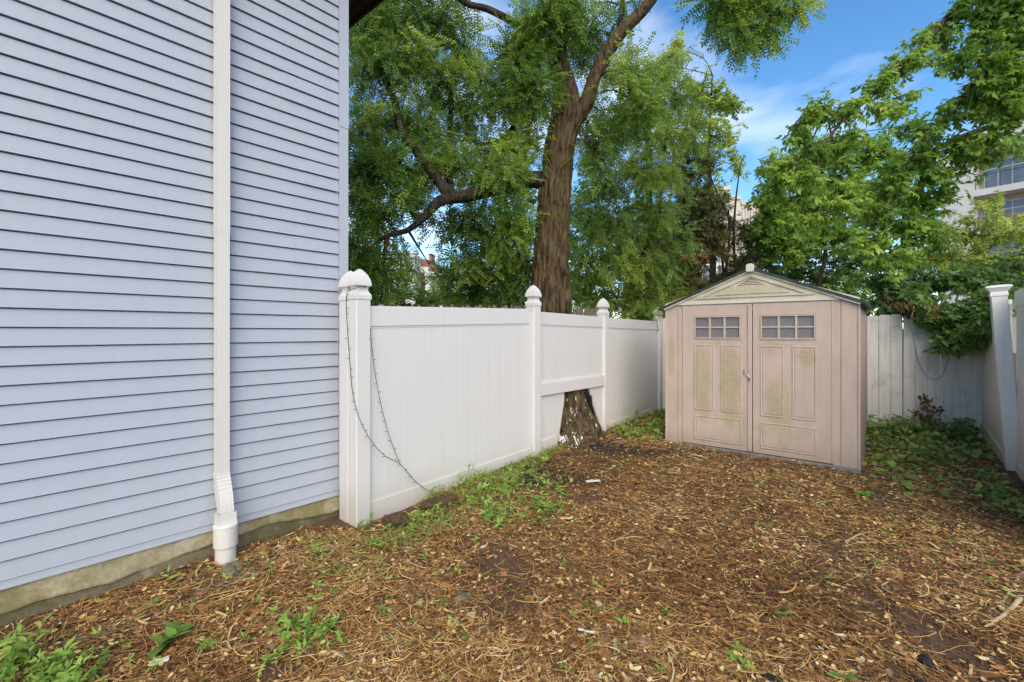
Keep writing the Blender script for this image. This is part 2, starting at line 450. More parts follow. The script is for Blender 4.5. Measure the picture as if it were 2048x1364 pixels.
# corner trim: an L-shaped post, jointed once
jz = zl(686, 258)
for z0, z1, pr in ((ZS-.01, jz, .0), (jz + .003, WT, .0025)):
    bm = bmesh.new(); add_box(bm, .001, .078+pr, -.024-pr, .006, z0, z1); add_box(bm, .05, .0775+pr, .008, .075+pr, z0, z1)
    o = link('corner_trim', bm_done(bm, 'corner_trim'), M['trim'], house)
bm = bmesh.new(); add_box(bm, WL, .0, -.013, .003, ZS-.045, ZS-.004); add_box(bm, WL, .0, -.019, -.0125, ZS-.046, ZS-.036)
link('starter_strip', bm_done(bm, 'starter_strip'), M['trim'], house)
# foundation: a recessed lower face and the parging coat whose lower edge has broken away
link('foundation', box_mesh('foundation', WL, .072, .012, .30, -.45, ZS-.02), M['foundation'], house)
xs = np.linspace(WL, .07, 190); rr = np.random.default_rng(8)
edge = 0.055 + 0.07*(fbm(np.stack([xs*2.1, 0*xs, 0*xs], -1), 3) - .35) + 0.03*(fbm(np.stack([xs*12, 0*xs, 0*xs+3], -1), 3) - .4)
edge = edge + 0.05*np.exp(-((xs+.55)/.25)**2) + .015
V, F = [], []
for i, x in enumerate(xs):
    yb = -.013 + .004*math.sin(x*9); e = float(edge[i])
    V += [(x, -.004, ZS-.012), (x, yb, e+.012), (x, yb+.002, e), (x, .013, e-.001), (x, .013, ZS-.012)]
for i in range(len(xs)-1):
    for k in range(4): F.append((i*5+k, (i+1)*5+k, (i+1)*5+k+1, i*5+k+1))
me = bpy.data.meshes.new('parging'); me.from_pydata(V, [], F); me.update()
link('parging', me, M['parge'], house)
# lower render, a touch behind the upper coat
V, F = [], []
xs2 = np.linspace(WL, .066, 120)
for i, x in enumerate(xs2):
    y = .003 + .004*math.sin(x*13+1); V += [(x, y, .14), (x, y-.004, -.02), (x, y-.008, -.2)]
for i in range(len(xs2)-1):
    for k in range(2): F.append((i*3+k, (i+1)*3+k, (i+1)*3+k+1, i*3+k+1))
me = bpy.data.meshes.new('lower_render'); me.from_pydata(V, [], F); me.update()
link('lower_render', me, M['foundation'], house)
# roof edge over the rear wall: boarded soffit, fascia, roof slab
ZE = 4.60
for k in range(4):
    link('soffit_board', box_mesh('soffit_board', .10 + k*.095, .19 + k*.095, -.5, 5.0, ZE, ZE+.02, .003), M['soffit'], house)
link('fascia', box_mesh('fascia', .482, .505, -.5, 5.0, ZE-.03, ZE+.17), M['soffit'], house)
link('roof', prism_mesh('roof', [(.56, ZE+.175), (WL-.3, ZE+2.2), (WL-.3, ZE+2.3), (.56, ZE+.235)], -.55, 6.2), simple('roof_shingle', (.09, .07, .06), .9, .2, 30), house)

# ------------------------------------------------------------------ downspout
DX = xl(438)
ds = thing('downspout', 'white metal downspout running down the blue siding into a plastic drain pipe', 'downspout', WALL_C + WALL_V * DX, RZ_WALL)
DW, DD, DY = .084, .056, -.105           # width, depth, front face offset from wall line
def ribbed_ring(cx, cy, w, d, rib=.0035, zf=lambda x, y: 0.0, n=10):
    pts = []
    for i in range(n+1):
        x = -w/2 + w*i/n; pts.append((cx+x, cy - d/2 + (rib if i % 2 and 0 < i < n else 0)))
    pts += [(cx+w/2, cy+d/2), (cx-w/2, cy+d/2)]
    return [(x, y, zf(x, y)) for x, y in pts]
zb = zl(441, 950)
cy0 = -.056
def ring_at(cx, cy, z, tilt=0.0, w=DW, d=DD, rib=.0006):
    return [(x, y, z + (y - cy)*tilt) for x, y, _ in ribbed_ring(cx, cy, w, d, rib)]
joint = zl(441, 458)
link('pipe', loft_mesh('pipe', [ring_at(0, cy0, joint - .03), ring_at(0, cy0, WT)]), M['downspout'], ds)
link('pipe', loft_mesh('pipe', [ring_at(0, cy0, zb, 0, DW*.95, DD*.95), ring_at(0, cy0, joint, 0, DW*.95, DD*.95)]), M['downspout'], ds)
# elbow: swings away from the wall and comes back to vertical, with crimped ribs
rings = []
zc = zl(441, 1012)
n = 26
for i in range(n+1):
    t = i/n; s = t*t*(3-2*t)
    z = zb + .03 + (zc - .02 - zb - .03)*t; cy = cy0 - .075*s
    tl = -1.1*math.sin(math.pi*t)
    crimp = .004*math.sin(i*2.2)*(1 if .12 < t < .5 else .25)
    rings.append(ring_at(0, cy, z, tl, DW*1.0 + crimp, DD*1.0 + crimp, .0013 if t > .45 else .0006))
link('elbow', loft_mesh('elbow', rings), M['downspout'], ds)
cy1 = cy0 - .075
ztop = zl(452, 1012)+.005
link('adapter', loft_mesh('adapter', [ring_at(0, cy1, ztop-.085, 0, .112, .092, 0), ring_at(0, cy1, ztop-.04, 0, .106, .084, 0), ring_at(0, cy1, ztop, 0, .106, .084, 0), ring_at(0, cy1, ztop, 0, .099, .077, 0), ring_at(0, cy1, ztop-.05, 0, .097, .075, 0)], cap=False), M['pvc'], ds)
zcol = ztop - .085
o = link('collar', round_loft('collar', [(.058, -.135), (.0705, -.135), (.0715, -.13), (.0715, -.006), (.0735, -.004), (.0735, .003), (.06, .012), (.05, .012)], 40, False), M['pvc'], ds, (0, cy1, zcol))
link('drain_pipe', round_loft('drain_pipe', [(.0615, -.45), (.0615, -.13)], 40, False), M['pvc'], ds, (0, cy1, zcol))

# ------------------------------------------------------------------ white vinyl fence along the left
def gothic_cap(name='post_cap', k=1.0):
    prof = [(.0675, 0), (.0675, .034), (.062, .044), (.053, .058), (.0475, .074), (.0475, .084), (.053, .097), (.063, .105), (.0685, .108),
            (.068, .122), (.0645, .145), (.057, .170), (.046, .194), (.032, .216), (.016, .233), (.003, .243)]
    me = square_loft(name, [(h*k, z*k) for h, z in prof]); return me
capm = gothic_cap()
PWD = .127
postm = {}
def post(parent, loc, rz, h, mat, cap=capm, capmat=None, lean=(0, 0)):
    key = round(h, 3)
    if key not in postm: postm[key] = box_mesh('post', -PWD/2, PWD/2, -PWD/2, PWD/2, -.35, h, .006)
    p = link('post', postm[key], mat, parent, loc, (lean[0], lean[1], rz))
    c = link('post_cap', cap, capmat or mat, p, (0, 0, h - .002))
    return p
def rail(parent, p, rz, L, z0, z1, mat, slope=0.0, th=.042, bead='top'):
    bm = bmesh.new(); add_box(bm, 0, L, -th/2, th/2, z0, z1)
    bmesh.ops.bevel(bm, geom=bm.edges[:], offset=.004, segments=1, affect='EDGES')
    if bead == 'top':
        add_box(bm, .001, L-.001, -th/2+.006, th/2-.006, z1 - .001, z1 + .012)
    elif bead == 'bottom':
        add_box(bm, .001, L-.001, -th/2+.006, th/2-.006, z0 - .012, z0 + .001)
    return link('rail', bm_done(bm, 'rail'), mat, parent, p, (0, -math.atan(slope), rz))
def boards(parent, p, rz, L, zlo, zhi, mat, slope=0.0, wid=.152, th=.022, slant=None):
    n = max(1, round(L / wid)); w = L / n
    me = prism_mesh('board', [(.0003, zlo), (w-.0003, zlo), (w-.0003, zhi), (.0003, zhi)], -th/2, th/2, .0011)
    for k in range(n):
        v = Vector((math.cos(rz), math.sin(rz), 0)) * (k*w)
        link('board', me, mat, parent, Vector(p) + v + Vector((0, 0, slope*k*w)), (0, 0, rz))

lf = thing('vinyl_fence', 'long white vinyl fence with pointed post caps, notched around the big tree trunk', 'fence', (P1.x, P1.y, 0), 0)
O1 = Vector((P1.x, P1.y, 0))
def frame(v): return math.atan2(v.y, v.x), v, Vector((-v.y, v.x, 0))
rz1, vx1, vy1 = frame(V1); rz2, vx2, vy2 = frame(V2)
hp = PWD/2
# near post: its near corner is P1; twin post behind it against the house corner
c1 = vx1*hp + vy1*hp
ZP = H + (HY - 598)/FPX*(P1.y + .05)
post(lf, c1, rz1, ZP, M['vinyl']); post(lf, c1 + vy1*(PWD+.002), rz1, ZP - .004, M['vinyl'])
Q2 = P2 - O1; Q2.z = 0; c2 = Q2 + vx1*hp + vy1*hp*.8
ZP2 = H + (HY - 611)/FPX*P2.y
post(lf, c2, rz1, ZP2, M['vinyl'])
Q3 = P3 - O1; Q3.z = 0; c3 = Q3 + vx2*hp + vy2*hp
ZP3 = H + (HY - 629)/FPX*P3.y
post(lf, c3, rz2, ZP3, M['vinyl'])
Q4 = P4 - O1; Q4.z = 0; c4 = Q4 + vx2*hp + vy2*hp
ZP4 = H + (HY - 640)/FPX*P4.y
post(lf, c4, rz2, ZP4, M['vinyl'])
rec = vy1*.045                                           # the panel face sits back from the post face
# panel one
a = vx1*PWD + rec; La = t2 - PWD - .005
za0 = H + (HY - 612)/FPX*(P1.y + .12); za1 = H + (HY - 618)/FPX*(P2.y)
s1 = (za1 - za0)/La
rail(lf, a, rz1, La, za0-.165, za0, M['vinyl'], s1, bead='bottom')
zb0 = H - (1005 - HY)/FPX*(P1.y + .12); zb1 = H - (896 - HY)/FPX*P2.y
rail(lf, a, rz1, La, zb0-.16, zb0, M['vinyl'], (zb1-zb0)/La)
boards(lf, a + Vector((0, 0, 0)), rz1, La, zb0-.02, za0-.03, M['vinyl'], s1, wid=.165)
# panel two, with the mid rail and the notch for the trunk
b0 = Q2 + vx1*PWD*.96 + vy2*.05; Lb = t3 - PWD + .005
zc0 = H + (HY - 623)/FPX*(P2.y+.1); zc1 = H + (HY - 634)/FPX*P3.y; s2 = (zc1 - zc0)/Lb
rail(lf, b0, rz2, Lb, zc0-.15, zc0, M['vinyl'], s2, bead='bottom')
zm0 = H - (768 - HY)/FPX*(P2.y+.1); zm1 = H - (751 - HY)/FPX*P3.y; sm = (zm1-zm0)/Lb
rail(lf, b0 - vy2*.012, rz2, Lb, zm0-.145, zm0, M['vinyl'], sm, th=.06)
boards(lf, b0, rz2, Lb, zm0-.05, zc0-.03, M['vinyl'], s2*.5+sm*.5, wid=.165)
wp = b0 + O1
hl1, hr1 = hit(1131, wp, vx2), hit(1174, wp, vx2)        # notch at the mid rail
hl0, hr0 = hit(1112, wp, vx2), hit(1203, wp, vx2)        # notch at the ground
zg = -.15; zt = zm0 - .10
def lower_board(x0, x1, side):
    def cut(z):
        t = (z - .05)/(zt - .05)
        return (hl0 + (hl1-hl0)*t) if side < 0 else (hr0 + (hr1-hr0)*t)
    n = 6; L, R = [], []
    for i in range(n+1):
        z = zg + (zt + (sm*x0) - zg)*i/n
        c = cut(z)
        lo, hi = (x0, min(x1, c)) if side < 0 else (max(x0, c), x1)
        if hi - lo > .004: L.append((lo, z)); R.append((hi, z))
    if len(L) < 2: return
    link('board', prism_mesh('board', R + L[::-1], -.011, .011), M['vinyl'], lf, b0 + Vector((0, 0, .004)), (0, 0, rz2))
nb = 11
for k in range(nb):
    x0, x1 = Lb*k/nb + .0008, Lb*(k+1)/nb - .0008
    lower_board(x0, x1, -1); lower_board(x0, x1, 1)
zr = H - (884 - HY)/FPX*(P2.y+.12)
rail(lf, b0 - vy2*.004, rz2, hl0-.02, zr-.14, zr, M['vinyl'], .03)
# panel three
d0 = Q3 + vx2*PWD + vy2*.05; Ld = t4 - PWD
ze0 = H + (HY - 635)/FPX*(P3.y+.1); ze1 = H + (HY - 643)/FPX*P4.y; s3 = (ze1-ze0)/Ld
rail(lf, d0, rz2, Ld, ze0-.15, ze0, M['vinyl'], s3, bead='bottom')
zf0 = H - (847 - HY)/FPX*(P3.y+.1); zf1 = H - (814 - HY)/FPX*P4.y
rail(lf, d0, rz2, Ld, zf0-.17, zf0, M['vinyl'], (zf1-zf0)/Ld)
boards(lf, d0, rz2, Ld, zf0-.02, ze0-.03, M['vinyl'], s3, wid=.165)

# ------------------------------------------------------------------ white vinyl fence along the right
rfz = math.atan2(RV.y, RV.x); vxr, vyr = RV, Vector((-RV.y, RV.x, 0))
rf = thing('vinyl_fence', 'white vinyl fence along the right edge with a leaning flat-capped post', 'fence', (RB.x, RB.y, 0), 0)
Lr = (RP - RB).length
flatcap = square_loft('post_cap', [(.07, 0), (.07, .028), (.066, .034), (.066, .05), (.080, .066), (.092, .085), (.101, .092), (.101, .104), (.088, .112), (.045, .119), (.004, .121)])
ZR = H + (HY - 590)/FPX*RP.y
post(rf, vxr*(Lr-.06) + vyr*.03 + Vector((.055, 0, 0)), rfz, ZR, M['vinyl_old'], flatcap, lean=(math.radians(1.0), math.radians(0)))
# the post leans towards the yard
pp = [o for o in rf.children if o.name.startswith('post')][0]
pp.rotation_euler = (Matrix.Rotation(math.radians(-3.9), 3, Vector((vxr.y*0+.35, .94, 0))) @ Matrix.Rotation(rfz, 3, 'Z')).to_euler()
zt0 = H + (HY - 622)/FPX*RB.y
rail(rf, -vxr*.06 + vyr*.05, rfz, Lr-.07, zt0-.15, zt0, M['vinyl_old'], .03, bead='bottom')
rail(rf, -vxr*.06 + vyr*.05, rfz, Lr-.07, .10, .27, M['vinyl_old'], -.06)
boards(rf, -vxr*.06 + vyr*.05, rfz, Lr-.07, .1, zt0-.03, M['vinyl_old'], .02, wid=.15)
q0 = vxr*(Lr-.07) + vyr*.095; Lq = 2.5
zq = H + (HY - 579)/FPX*(RP.y-.2)
rail(rf, q0, rfz, Lq, zq-.17, zq, M['vinyl_old'], .01, bead='bottom')
rail(rf, q0, rfz, Lq, -.02, .15, M['vinyl_old'], -.01)
boards(rf, q0, rfz, Lq, -.05, zq-.03, M['vinyl_old'], .0, wid=.15)
post(rf, vxr*(Lr+Lq+.1) + vyr*.03, rfz, ZR, M['vinyl_old'], flatcap)

# ------------------------------------------------------------------ painted board fence at the back
m, nt, b = new_mat('worn_white_board_paint'); v = coords(nt, 'World'); z = sepxyz(nt, v)[2]
n1 = noise(nt, coords(nt, 'World', (8, 8, .8)), 2.2, 6, .65); n2 = noise(nt, v, 5, 6, .65); n3 = noise(nt, v, 26, 5, .7)
c = mixc(nt, smoothstep(nt, n1, .4, .75), (.80, .775, .735), (.64, .605, .55))
c = mixc(nt, math_n(nt, 'MULTIPLY', smoothstep(nt, n2, .52, .72), .55), c, (.50, .47, .41))
c = mixc(nt, math_n(nt, 'MULTIPLY', smoothstep(nt, n3, .66, .74), .6), c, (.12, .10, .08))
nt.links.new(c, b.inputs['Base Color']); b.inputs['Roughness'].default_value = .8; bump(nt, b, n1, .3, .004)
M['backboard'] = m
bf = thing('board_fence', 'weathered white painted wooden board fence behind the shed', 'fence', (BL.x, BL.y, 0), 0)
bz = math.atan2(BV.y, BV.x); Lbk = (RB - BL).length
zbt = H + (HY - 630)/FPX*BL.y
nbk = 9; wb = (Lbk + .02)/nbk
def dogear(w, h):
    return prism_mesh('board', [(.0035, -.25), (w-.0035, -.25), (w-.0035, h-.022), (w-.022, h), (.022, h), (.0035, h-.022)], -.01, .01, .003)
bvar = [dogear(wb, zbt + dz) for dz in (-.012, -.004, .003, .008)]
for k in range(-2, nbk+2):
    link('board', bvar[k % 4], M['backboard'], bf, BV*(k*wb + random.uniform(-.003, .003)) + Vector((0, 0, random.uniform(-.006, .006))) , (random.uniform(-.003, .003), random.uniform(-.002, .002), bz))
B2 = BL - BV*(2*wb); E4 = P4 + V2*.12
W2 = (B2 - E4); L2 = W2.length; W2.normalize(); bz2 = math.atan2(W2.y, W2.x)
for k in range(int(L2/wb)):
    link('board', bvar[k % 4], M['backboard'], bf, (E4 - BL) + W2*(k*L2/int(L2/wb)) - Vector((0, 0, (E4-BL).z)), (0, 0, bz2))
for zz in (.35, zbt - .3):
    link('rail', box_mesh('rail', -.38, Lbk, .014, .055, zz, zz+.09), simple('fence_rail_wood', (.25, .22, .18), .85), bf, (0, 0, 0), (0, 0, bz))

# ------------------------------------------------------------------ shed
def shed_mat(name, col, algae_amt=1.0, spots=(), general=.35):
    m, nt, b = new_mat(name); v = coords(nt, 'Object'); xyz = sepxyz(nt, v)
    n1 = noise(nt, v, 4, 6, .65); n2 = noise(nt, v, 160, 3, .6); n3 = noise(nt, coords(nt, 'Object', (5, 5, 1.2)), 2.0, 5, .6)
    c = mixc(nt, smoothstep(nt, n3, .3, .7), tuple(k*.93 for k in col), tuple(k*1.05 for k in col))
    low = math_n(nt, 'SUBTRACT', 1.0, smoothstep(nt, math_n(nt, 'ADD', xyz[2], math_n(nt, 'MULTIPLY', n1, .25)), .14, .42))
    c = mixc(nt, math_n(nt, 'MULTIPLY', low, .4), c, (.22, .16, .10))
    mask = None
    for (cx, cz, sx, sz, amt) in spots:
        dx = math_n(nt, 'DIVIDE', math_n(nt, 'SUBTRACT', xyz[0], cx), sx); dz = math_n(nt, 'DIVIDE', math_n(nt, 'SUBTRACT', xyz[2], cz), sz)
        dd = math_n(nt, 'ADD', math_n(nt, 'MULTIPLY', dx, dx), math_n(nt, 'MULTIPLY', dz, dz))
        dd = math_n(nt, 'ADD', dd, math_n(nt, 'MULTIPLY', math_n(nt, 'SUBTRACT', n1, .5), 2.2))
        f = math_n(nt, 'MULTIPLY', math_n(nt, 'SUBTRACT', 1.0, smoothstep(nt, dd, .25, 1.25)), amt)
        mask = f if mask is None else math_n(nt, 'MAXIMUM', mask, f)
    if mask is not None:
        fine = smoothstep(nt, noise(nt, v, 60, 4, .7), .25, .7)
        c = mixc(nt, math_n(nt, 'MULTIPLY', mask, fine), c, (.30, .27, .12))
    nt.links.new(c, b.inputs['Base Color']); b.inputs['Roughness'].default_value = .62; b.inputs['Specular IOR Level'].default_value = .3
    bump(nt, b, n2, .12, .002); return m
TAN = (.475, .375, .315)
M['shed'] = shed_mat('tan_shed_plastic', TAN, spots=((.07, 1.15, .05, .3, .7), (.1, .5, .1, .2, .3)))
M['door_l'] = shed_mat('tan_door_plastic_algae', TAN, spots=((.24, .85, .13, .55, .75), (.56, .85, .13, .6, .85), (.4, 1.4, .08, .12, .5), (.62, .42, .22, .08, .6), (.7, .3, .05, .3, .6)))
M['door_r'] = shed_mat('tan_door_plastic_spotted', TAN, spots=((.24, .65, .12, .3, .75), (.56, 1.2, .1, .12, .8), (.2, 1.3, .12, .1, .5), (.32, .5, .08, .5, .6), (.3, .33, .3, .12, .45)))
M['gable'] = shed_mat('pale_gable_plastic_algae', (.60, .54, .45), spots=((1.05, 1.98, .75, .07, .8), (.6, 1.9, .5, .035, .8), (1.5, 1.9, .5, .03, .5), (1.0, 2.1, .3, .08, .45)))
M['shedroof'] = simple('dark_green_roof_plastic', (.028, .042, .036), .5, .25, 20, .2)
M['shedbase'] = simple('dark_grey_base_plastic', (.16, .15, .15), .7, .25, 12, .2)
m, nt, b = new_mat('smoky_window_plastic'); v = coords(nt, 'Object')
c = mixc(nt, noise(nt, v, 14, 5, .6), (.135, .125, .135), (.20, .185, .195)); nt.links.new(c, b.inputs['Base Color'])
b.inputs['Roughness'].default_value = .28; M['pane'] = m
M['metal'] = simple('dull_latch_metal', (.42, .41, .40), .4, .15, 40, metallic=.8)

sh = thing('garden_shed', 'tan plastic garden shed with double doors and small paned windows', 'shed', (SL.x, SL.y, SHZ), math.atan2(SX.y, SX.x))
ZEV = 1.82                                               # eave height above the base
ZRG = 2.245
D0, D1, D2 = .238, 1.0465, 1.828
link('base', box_mesh('base', -.02, SW+.02, -.03, SD, -.12, .035, .01), M['shedbase'], sh)
D0, D1, D2 = .238, 1.0465, 1.828
link('lintel_gap_filler', box_mesh('lintel_gap_filler', D0, D2, .012, .034, ZEV-.05, ZEV+.015), M['shedbase'], sh)  # dark strip added behind the door-top gap to stop light showing through
# corner wall panels with vertical grooves
def grooved(x0, x1, grooves, y0=.0, th=.03, z0=.03, z1=ZEV+.02):
    bm = bmesh.new(); e = sorted([x0] + [g for g in grooves] + [x1])
    for i in range(len(e)-1): add_box(bm, e[i]+(.005 if i else 0), e[i+1]-(.005 if i < len(e)-2 else 0), y0, y0+th, z0, z1)
    bmesh.ops.bevel(bm, geom=bm.edges[:], offset=.003, segments=1, affect='EDGES')
    add_box(bm, x0+.002, x1-.002, y0+.009, y0+th-.002, z0+.001, z1-.001)
    return bm_done(bm, 'wall_panel')
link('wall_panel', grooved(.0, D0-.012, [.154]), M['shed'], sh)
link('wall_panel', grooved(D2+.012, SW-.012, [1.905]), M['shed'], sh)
# right and left side walls, rear wall, corner battens
for x0, x1 in ((SW-.028, SW), (.0, .028)):
    bm = bmesh.new(); k = 7; L = SD - .06
    for i in range(k): add_box(bm, x0, x1, .045 + L*i/k + .004, .045 + L*(i+1)/k - .004, .03, ZEV+.01)
    add_box(bm, x0+.006, x1-.006, .036, SD-.02, .03, ZEV+.005)
    link('wall_panel', bm_done(bm, 'wall_panel'), M['shed'], sh)
link('wall_panel', box_mesh('wall_panel', .03, SW-.03, SD-.04, SD-.01, .03, ZEV+.005), M['shed'], sh)
link('corner_batten', box_mesh('corner_batten', SW-.010, SW+.012, -.006, .036, .032, ZEV+.012, .004), M['shed'], sh)
link('corner_batten', box_mesh('corner_batten', -.010, .010, -.006, .036, .032, ZEV+.012, .004), M['shed'], sh)

def ring_frame(bm, x0, x1, z0, z1, w, y0, y1):
    add_box(bm, x0, x1, y0, y1, z1-w, z1); add_box(bm, x0, x1, y0, y1, z0, z0+w)
    add_box(bm, x0, x0+w, y0, y1, z0+w, z1-w); add_box(bm, x1-w, x1, y0, y1, z0+w, z1-w)
def panel_mesh(x0, x1, z0, z1):
    """a recessed moulding groove round a raised field: frame bead + field, stepped"""
    bm = bmesh.new(); y = 0.0
    loops = [(0, -.0005), (.006, -.0075), (.014, -.0075), (.019, -.001), (.026, -.001), (.032, -.0055)]
    prev = None
    for ins, yy in loops:
        r = [bm.verts.new(c) for c in ((x0+ins, yy, z0+ins), (x1-ins, yy, z0+ins), (x1-ins, yy, z1-ins), (x0+ins, yy, z1-ins))]
        if prev:
            for i in range(4): bm.faces.new((prev[i], prev[(i+1) % 4], r[(i+1) % 4], r[i]))
        prev = r
    bm.faces.new(prev); return bm_done(bm, 'raised_panel')
def build_door(x0, w, mat, label, wx, hinge):
    d = None
    # the leaf, cut out round the window opening
    z0, z1 = .045, ZEV - .005
    a0, a1, c0, c1 = wx + .012, wx + .56 - .012, 1.40, 1.665
    bm = bmesh.new(); yf, yb = -.008, .028
    add_box(bm, .004, a0, yf, yb, z0, z1); add_box(bm, a1, w-.004, yf, yb, z0, z1)
    add_box(bm, a0, a1, yf, yb, z0, c0); add_box(bm, a0, a1, yf, yb, c1, z1)
    bmesh.ops.remove_doubles(bm, verts=bm.verts[:], dist=.0001)
    d = link('door', bm_done(bm, 'door'), mat, sh, (x0, 0, 0)); d['label'] = label
    bm = bmesh.new(); ring_frame(bm, wx-.004, wx+.564, c0-.02, c1+.02, .009, yf-.006, yf-.0004); ring_frame(bm, wx+.009, wx+.551, c0-.006, c1+.006, .014, yf-.010, yf-.0008)
    link('window_frame', bm_done(bm, 'window_frame'), mat, d)
    gx0, gx1 = a0 + .008, a1 - .008; gw = (gx1-gx0)/3; gh = (c1-c0)/2
    bm = bmesh.new()
    for i in (1, 2): add_box(bm, gx0+gw*i-.011, gx0+gw*i+.011, yf-.004, yf+.012, c0, c1)
    add_box(bm, gx0-.005, gx1+.005, yf-.002, yf+.0125, c0+gh-.008, c0+gh+.008)
    link('muntin', bm_done(bm, 'muntin'), mat, d)
    pm = box_mesh('pane', .0, gw-.001, yf+.014, yf+.02, 0, gh-.001)
    for i in range(3):
        for j in range(2): link('pane', pm, M['pane'], d, (gx0+gw*i, 0, c0+gh*j))
    for q in ((wx, wx+.245, .485, 1.315), (wx+.325, wx+.56, .485, 1.315), (wx, wx+.56, .105, .415)):
        link('raised_panel', panel_mesh(*q), mat, d, (0, yf, 0))
    link('name_plate', box_mesh('name_plate', wx+.19, wx+.34, yf-.002, yf-.0003, 1.325, 1.35, .0008), mat, d)
    return d
dl = build_door(D0, D1-D0, M['door_l'], 'left door leaf streaked with green algae', .13, -1)
dr = build_door(D1+.002, D2-D1-.002, M['door_r'], 'right door leaf with a few algae patches', .08, 1)
# meeting stile on the left leaf, dark gap beside it, hinge trims
link('meeting_stile', box_mesh('meeting_stile', D1-D0-.05, D1-D0-.006, -.02, -.0085, .05, ZEV-.02, .004), M['shed'], dl)
for xx in (D0-.006, D2+.004): link('door_trim', box_mesh('door_trim', xx-.009, xx+.009, -.012, .01, .045, ZEV-.002, .004), M['shed'], sh)
bm = bmesh.new()
pts = [(.715, -.016, 1.0), (.735, -.03, .985), (.765, -.034, .95), (.785, -.03, .925)]
v, f = tube_arrays([(pts, [.006]*4)], 6)
me = np_mesh('latch', v, [f]); link('latch', me, M['metal'], dl)
link('latch_plate', box_mesh('latch_plate', .705, .725, -.014, -.0085, .97, 1.035, .003), M['metal'], dl)
link('keyhole', box_mesh('keyhole', .770, .782, -.0225, -.0195, .885, .93), simple('black_hole', (.02, .02, .02)), dl)
# gable with stepped mouldings and a louvred vent
hw = SW/2
def tri(z0, inset, sl=(ZRG-ZEV)/hw):
    zt = ZRG - .045 - inset*math.hypot(1, sl); half_ = (zt - z0)/sl
    return [(hw-half_, z0), (hw+half_, z0), (hw, zt)]
gp = [(-.005, ZEV+.003), (SW+.005, ZEV+.003), (SW+.005, ZEV+.02), (hw, ZRG-.03), (-.005, ZEV+.02)]
ga = link('gable', prism_mesh('gable', gp, -.02, .03), M['gable'], sh)
def tri_frame(name, zbase, in0, in1, y0, y1, mat, par, zin=None):
    o = tri(zbase, in0); i = tri(zbase + (in1-in0 if zin is None else zin), in1)
    bm = bmesh.new()
    fo = [bm.verts.new((x, y0, z)) for x, z in o]; fi = [bm.verts.new((x, y0, z)) for x, z in i]
    bo = [bm.verts.new((x, y1, z)) for x, z in o]; bi = [bm.verts.new((x, y1, z)) for x, z in i]
    for k in range(3):
        j = (k+1) % 3
        bm.faces.new((fo[k], fo[j], fi[j], fi[k])); bm.faces.new((fo[k], bo[k], bo[j], fo[j])); bm.faces.new((fi[k], fi[j], bi[j], bi[k]))
    return link(name, bm_done(bm, name), mat, par)
tri_frame('gable_moulding', ZEV+.07, .045, .062, -.034, -.0202, M['gable'], ga)
o = tri(ZEV+.11, .095)
link('gable_field', prism_mesh('gable_field', o, -.032, -.0204), M['gable'], ga)
for k in range(5):
    z = ZRG - .135 - k*.019; hwid = .022 + k*.032
    link('vent_slat', prism_mesh('vent_slat', [(hw-hwid, z), (hw+hwid, z), (hw+hwid-.012, z+.007), (hw-hwid+.012, z+.007)], -.0335, -.0322), simple('vent_slot', (.06, .05, .045)), ga)
# roof slopes, edge trim, ridge cap
for s in (-1, 1):
    sl = (ZRG-ZEV)/hw; ex = hw + .075
    pts = [(hw, ZRG), (hw + s*ex, ZRG - sl*ex), (hw + s*ex, ZRG - sl*ex - .028), (hw, ZRG-.03)]
    link('roof_panel', prism_mesh('roof_panel', pts if s < 0 else pts[::-1], -.055, SD+.05), M['shedroof'], sh)
    pts = [(hw + s*.01, ZRG-.032), (hw + s*(ex-.06), ZRG - sl*(ex-.06) - .032), (hw + s*(ex-.06), ZRG - sl*(ex-.06) - .052), (hw + s*.01, ZRG-.055)]
    link('barge_board', prism_mesh('barge_board', pts if s < 0 else pts[::-1], -.04, -.0206), M['gable'], sh)
    link('roof_edge', prism_mesh('roof_edge', [(hw + s*(ex-.01), ZRG - sl*ex - .03), (hw + s*(ex+.004), ZRG - sl*ex - .03), (hw + s*(ex+.004), ZRG - sl*ex + .004), (hw + s*(ex-.01), ZRG - sl*ex+.006)], -.057, SD+.052), M['shedroof'], sh)
    for k in range(1, 9):
        y = -.05 + k*(SD+.1)/9
        pts = [(hw + s*.02, ZRG+.004), (hw + s*(ex-.01), ZRG - sl*(ex-.01) + .006), (hw + s*(ex-.01), ZRG - sl*(ex-.01) - .001), (hw + s*.02, ZRG-.01)]
        link('roof_rib', prism_mesh('roof_rib', pts if s < 0 else pts[::-1], y, y+.02), M['shedroof'], sh)
link('ridge_cap', box_mesh('ridge_cap', hw-.035, hw+.035, -.02, SD+.055, ZRG-.012, ZRG+.022, .008), M['shedroof'], sh)
link('ridge_end', prism_mesh('ridge_end', [(hw-.042, ZRG-.052), (hw-.03, ZRG-.06), (hw+.03, ZRG-.06), (hw+.042, ZRG-.052), (hw+.042, ZRG+.02), (hw+.022, ZRG+.036), (hw-.022, ZRG+.036), (hw-.042, ZRG+.02)], -.085, -.022, .005), M['gable'], sh)

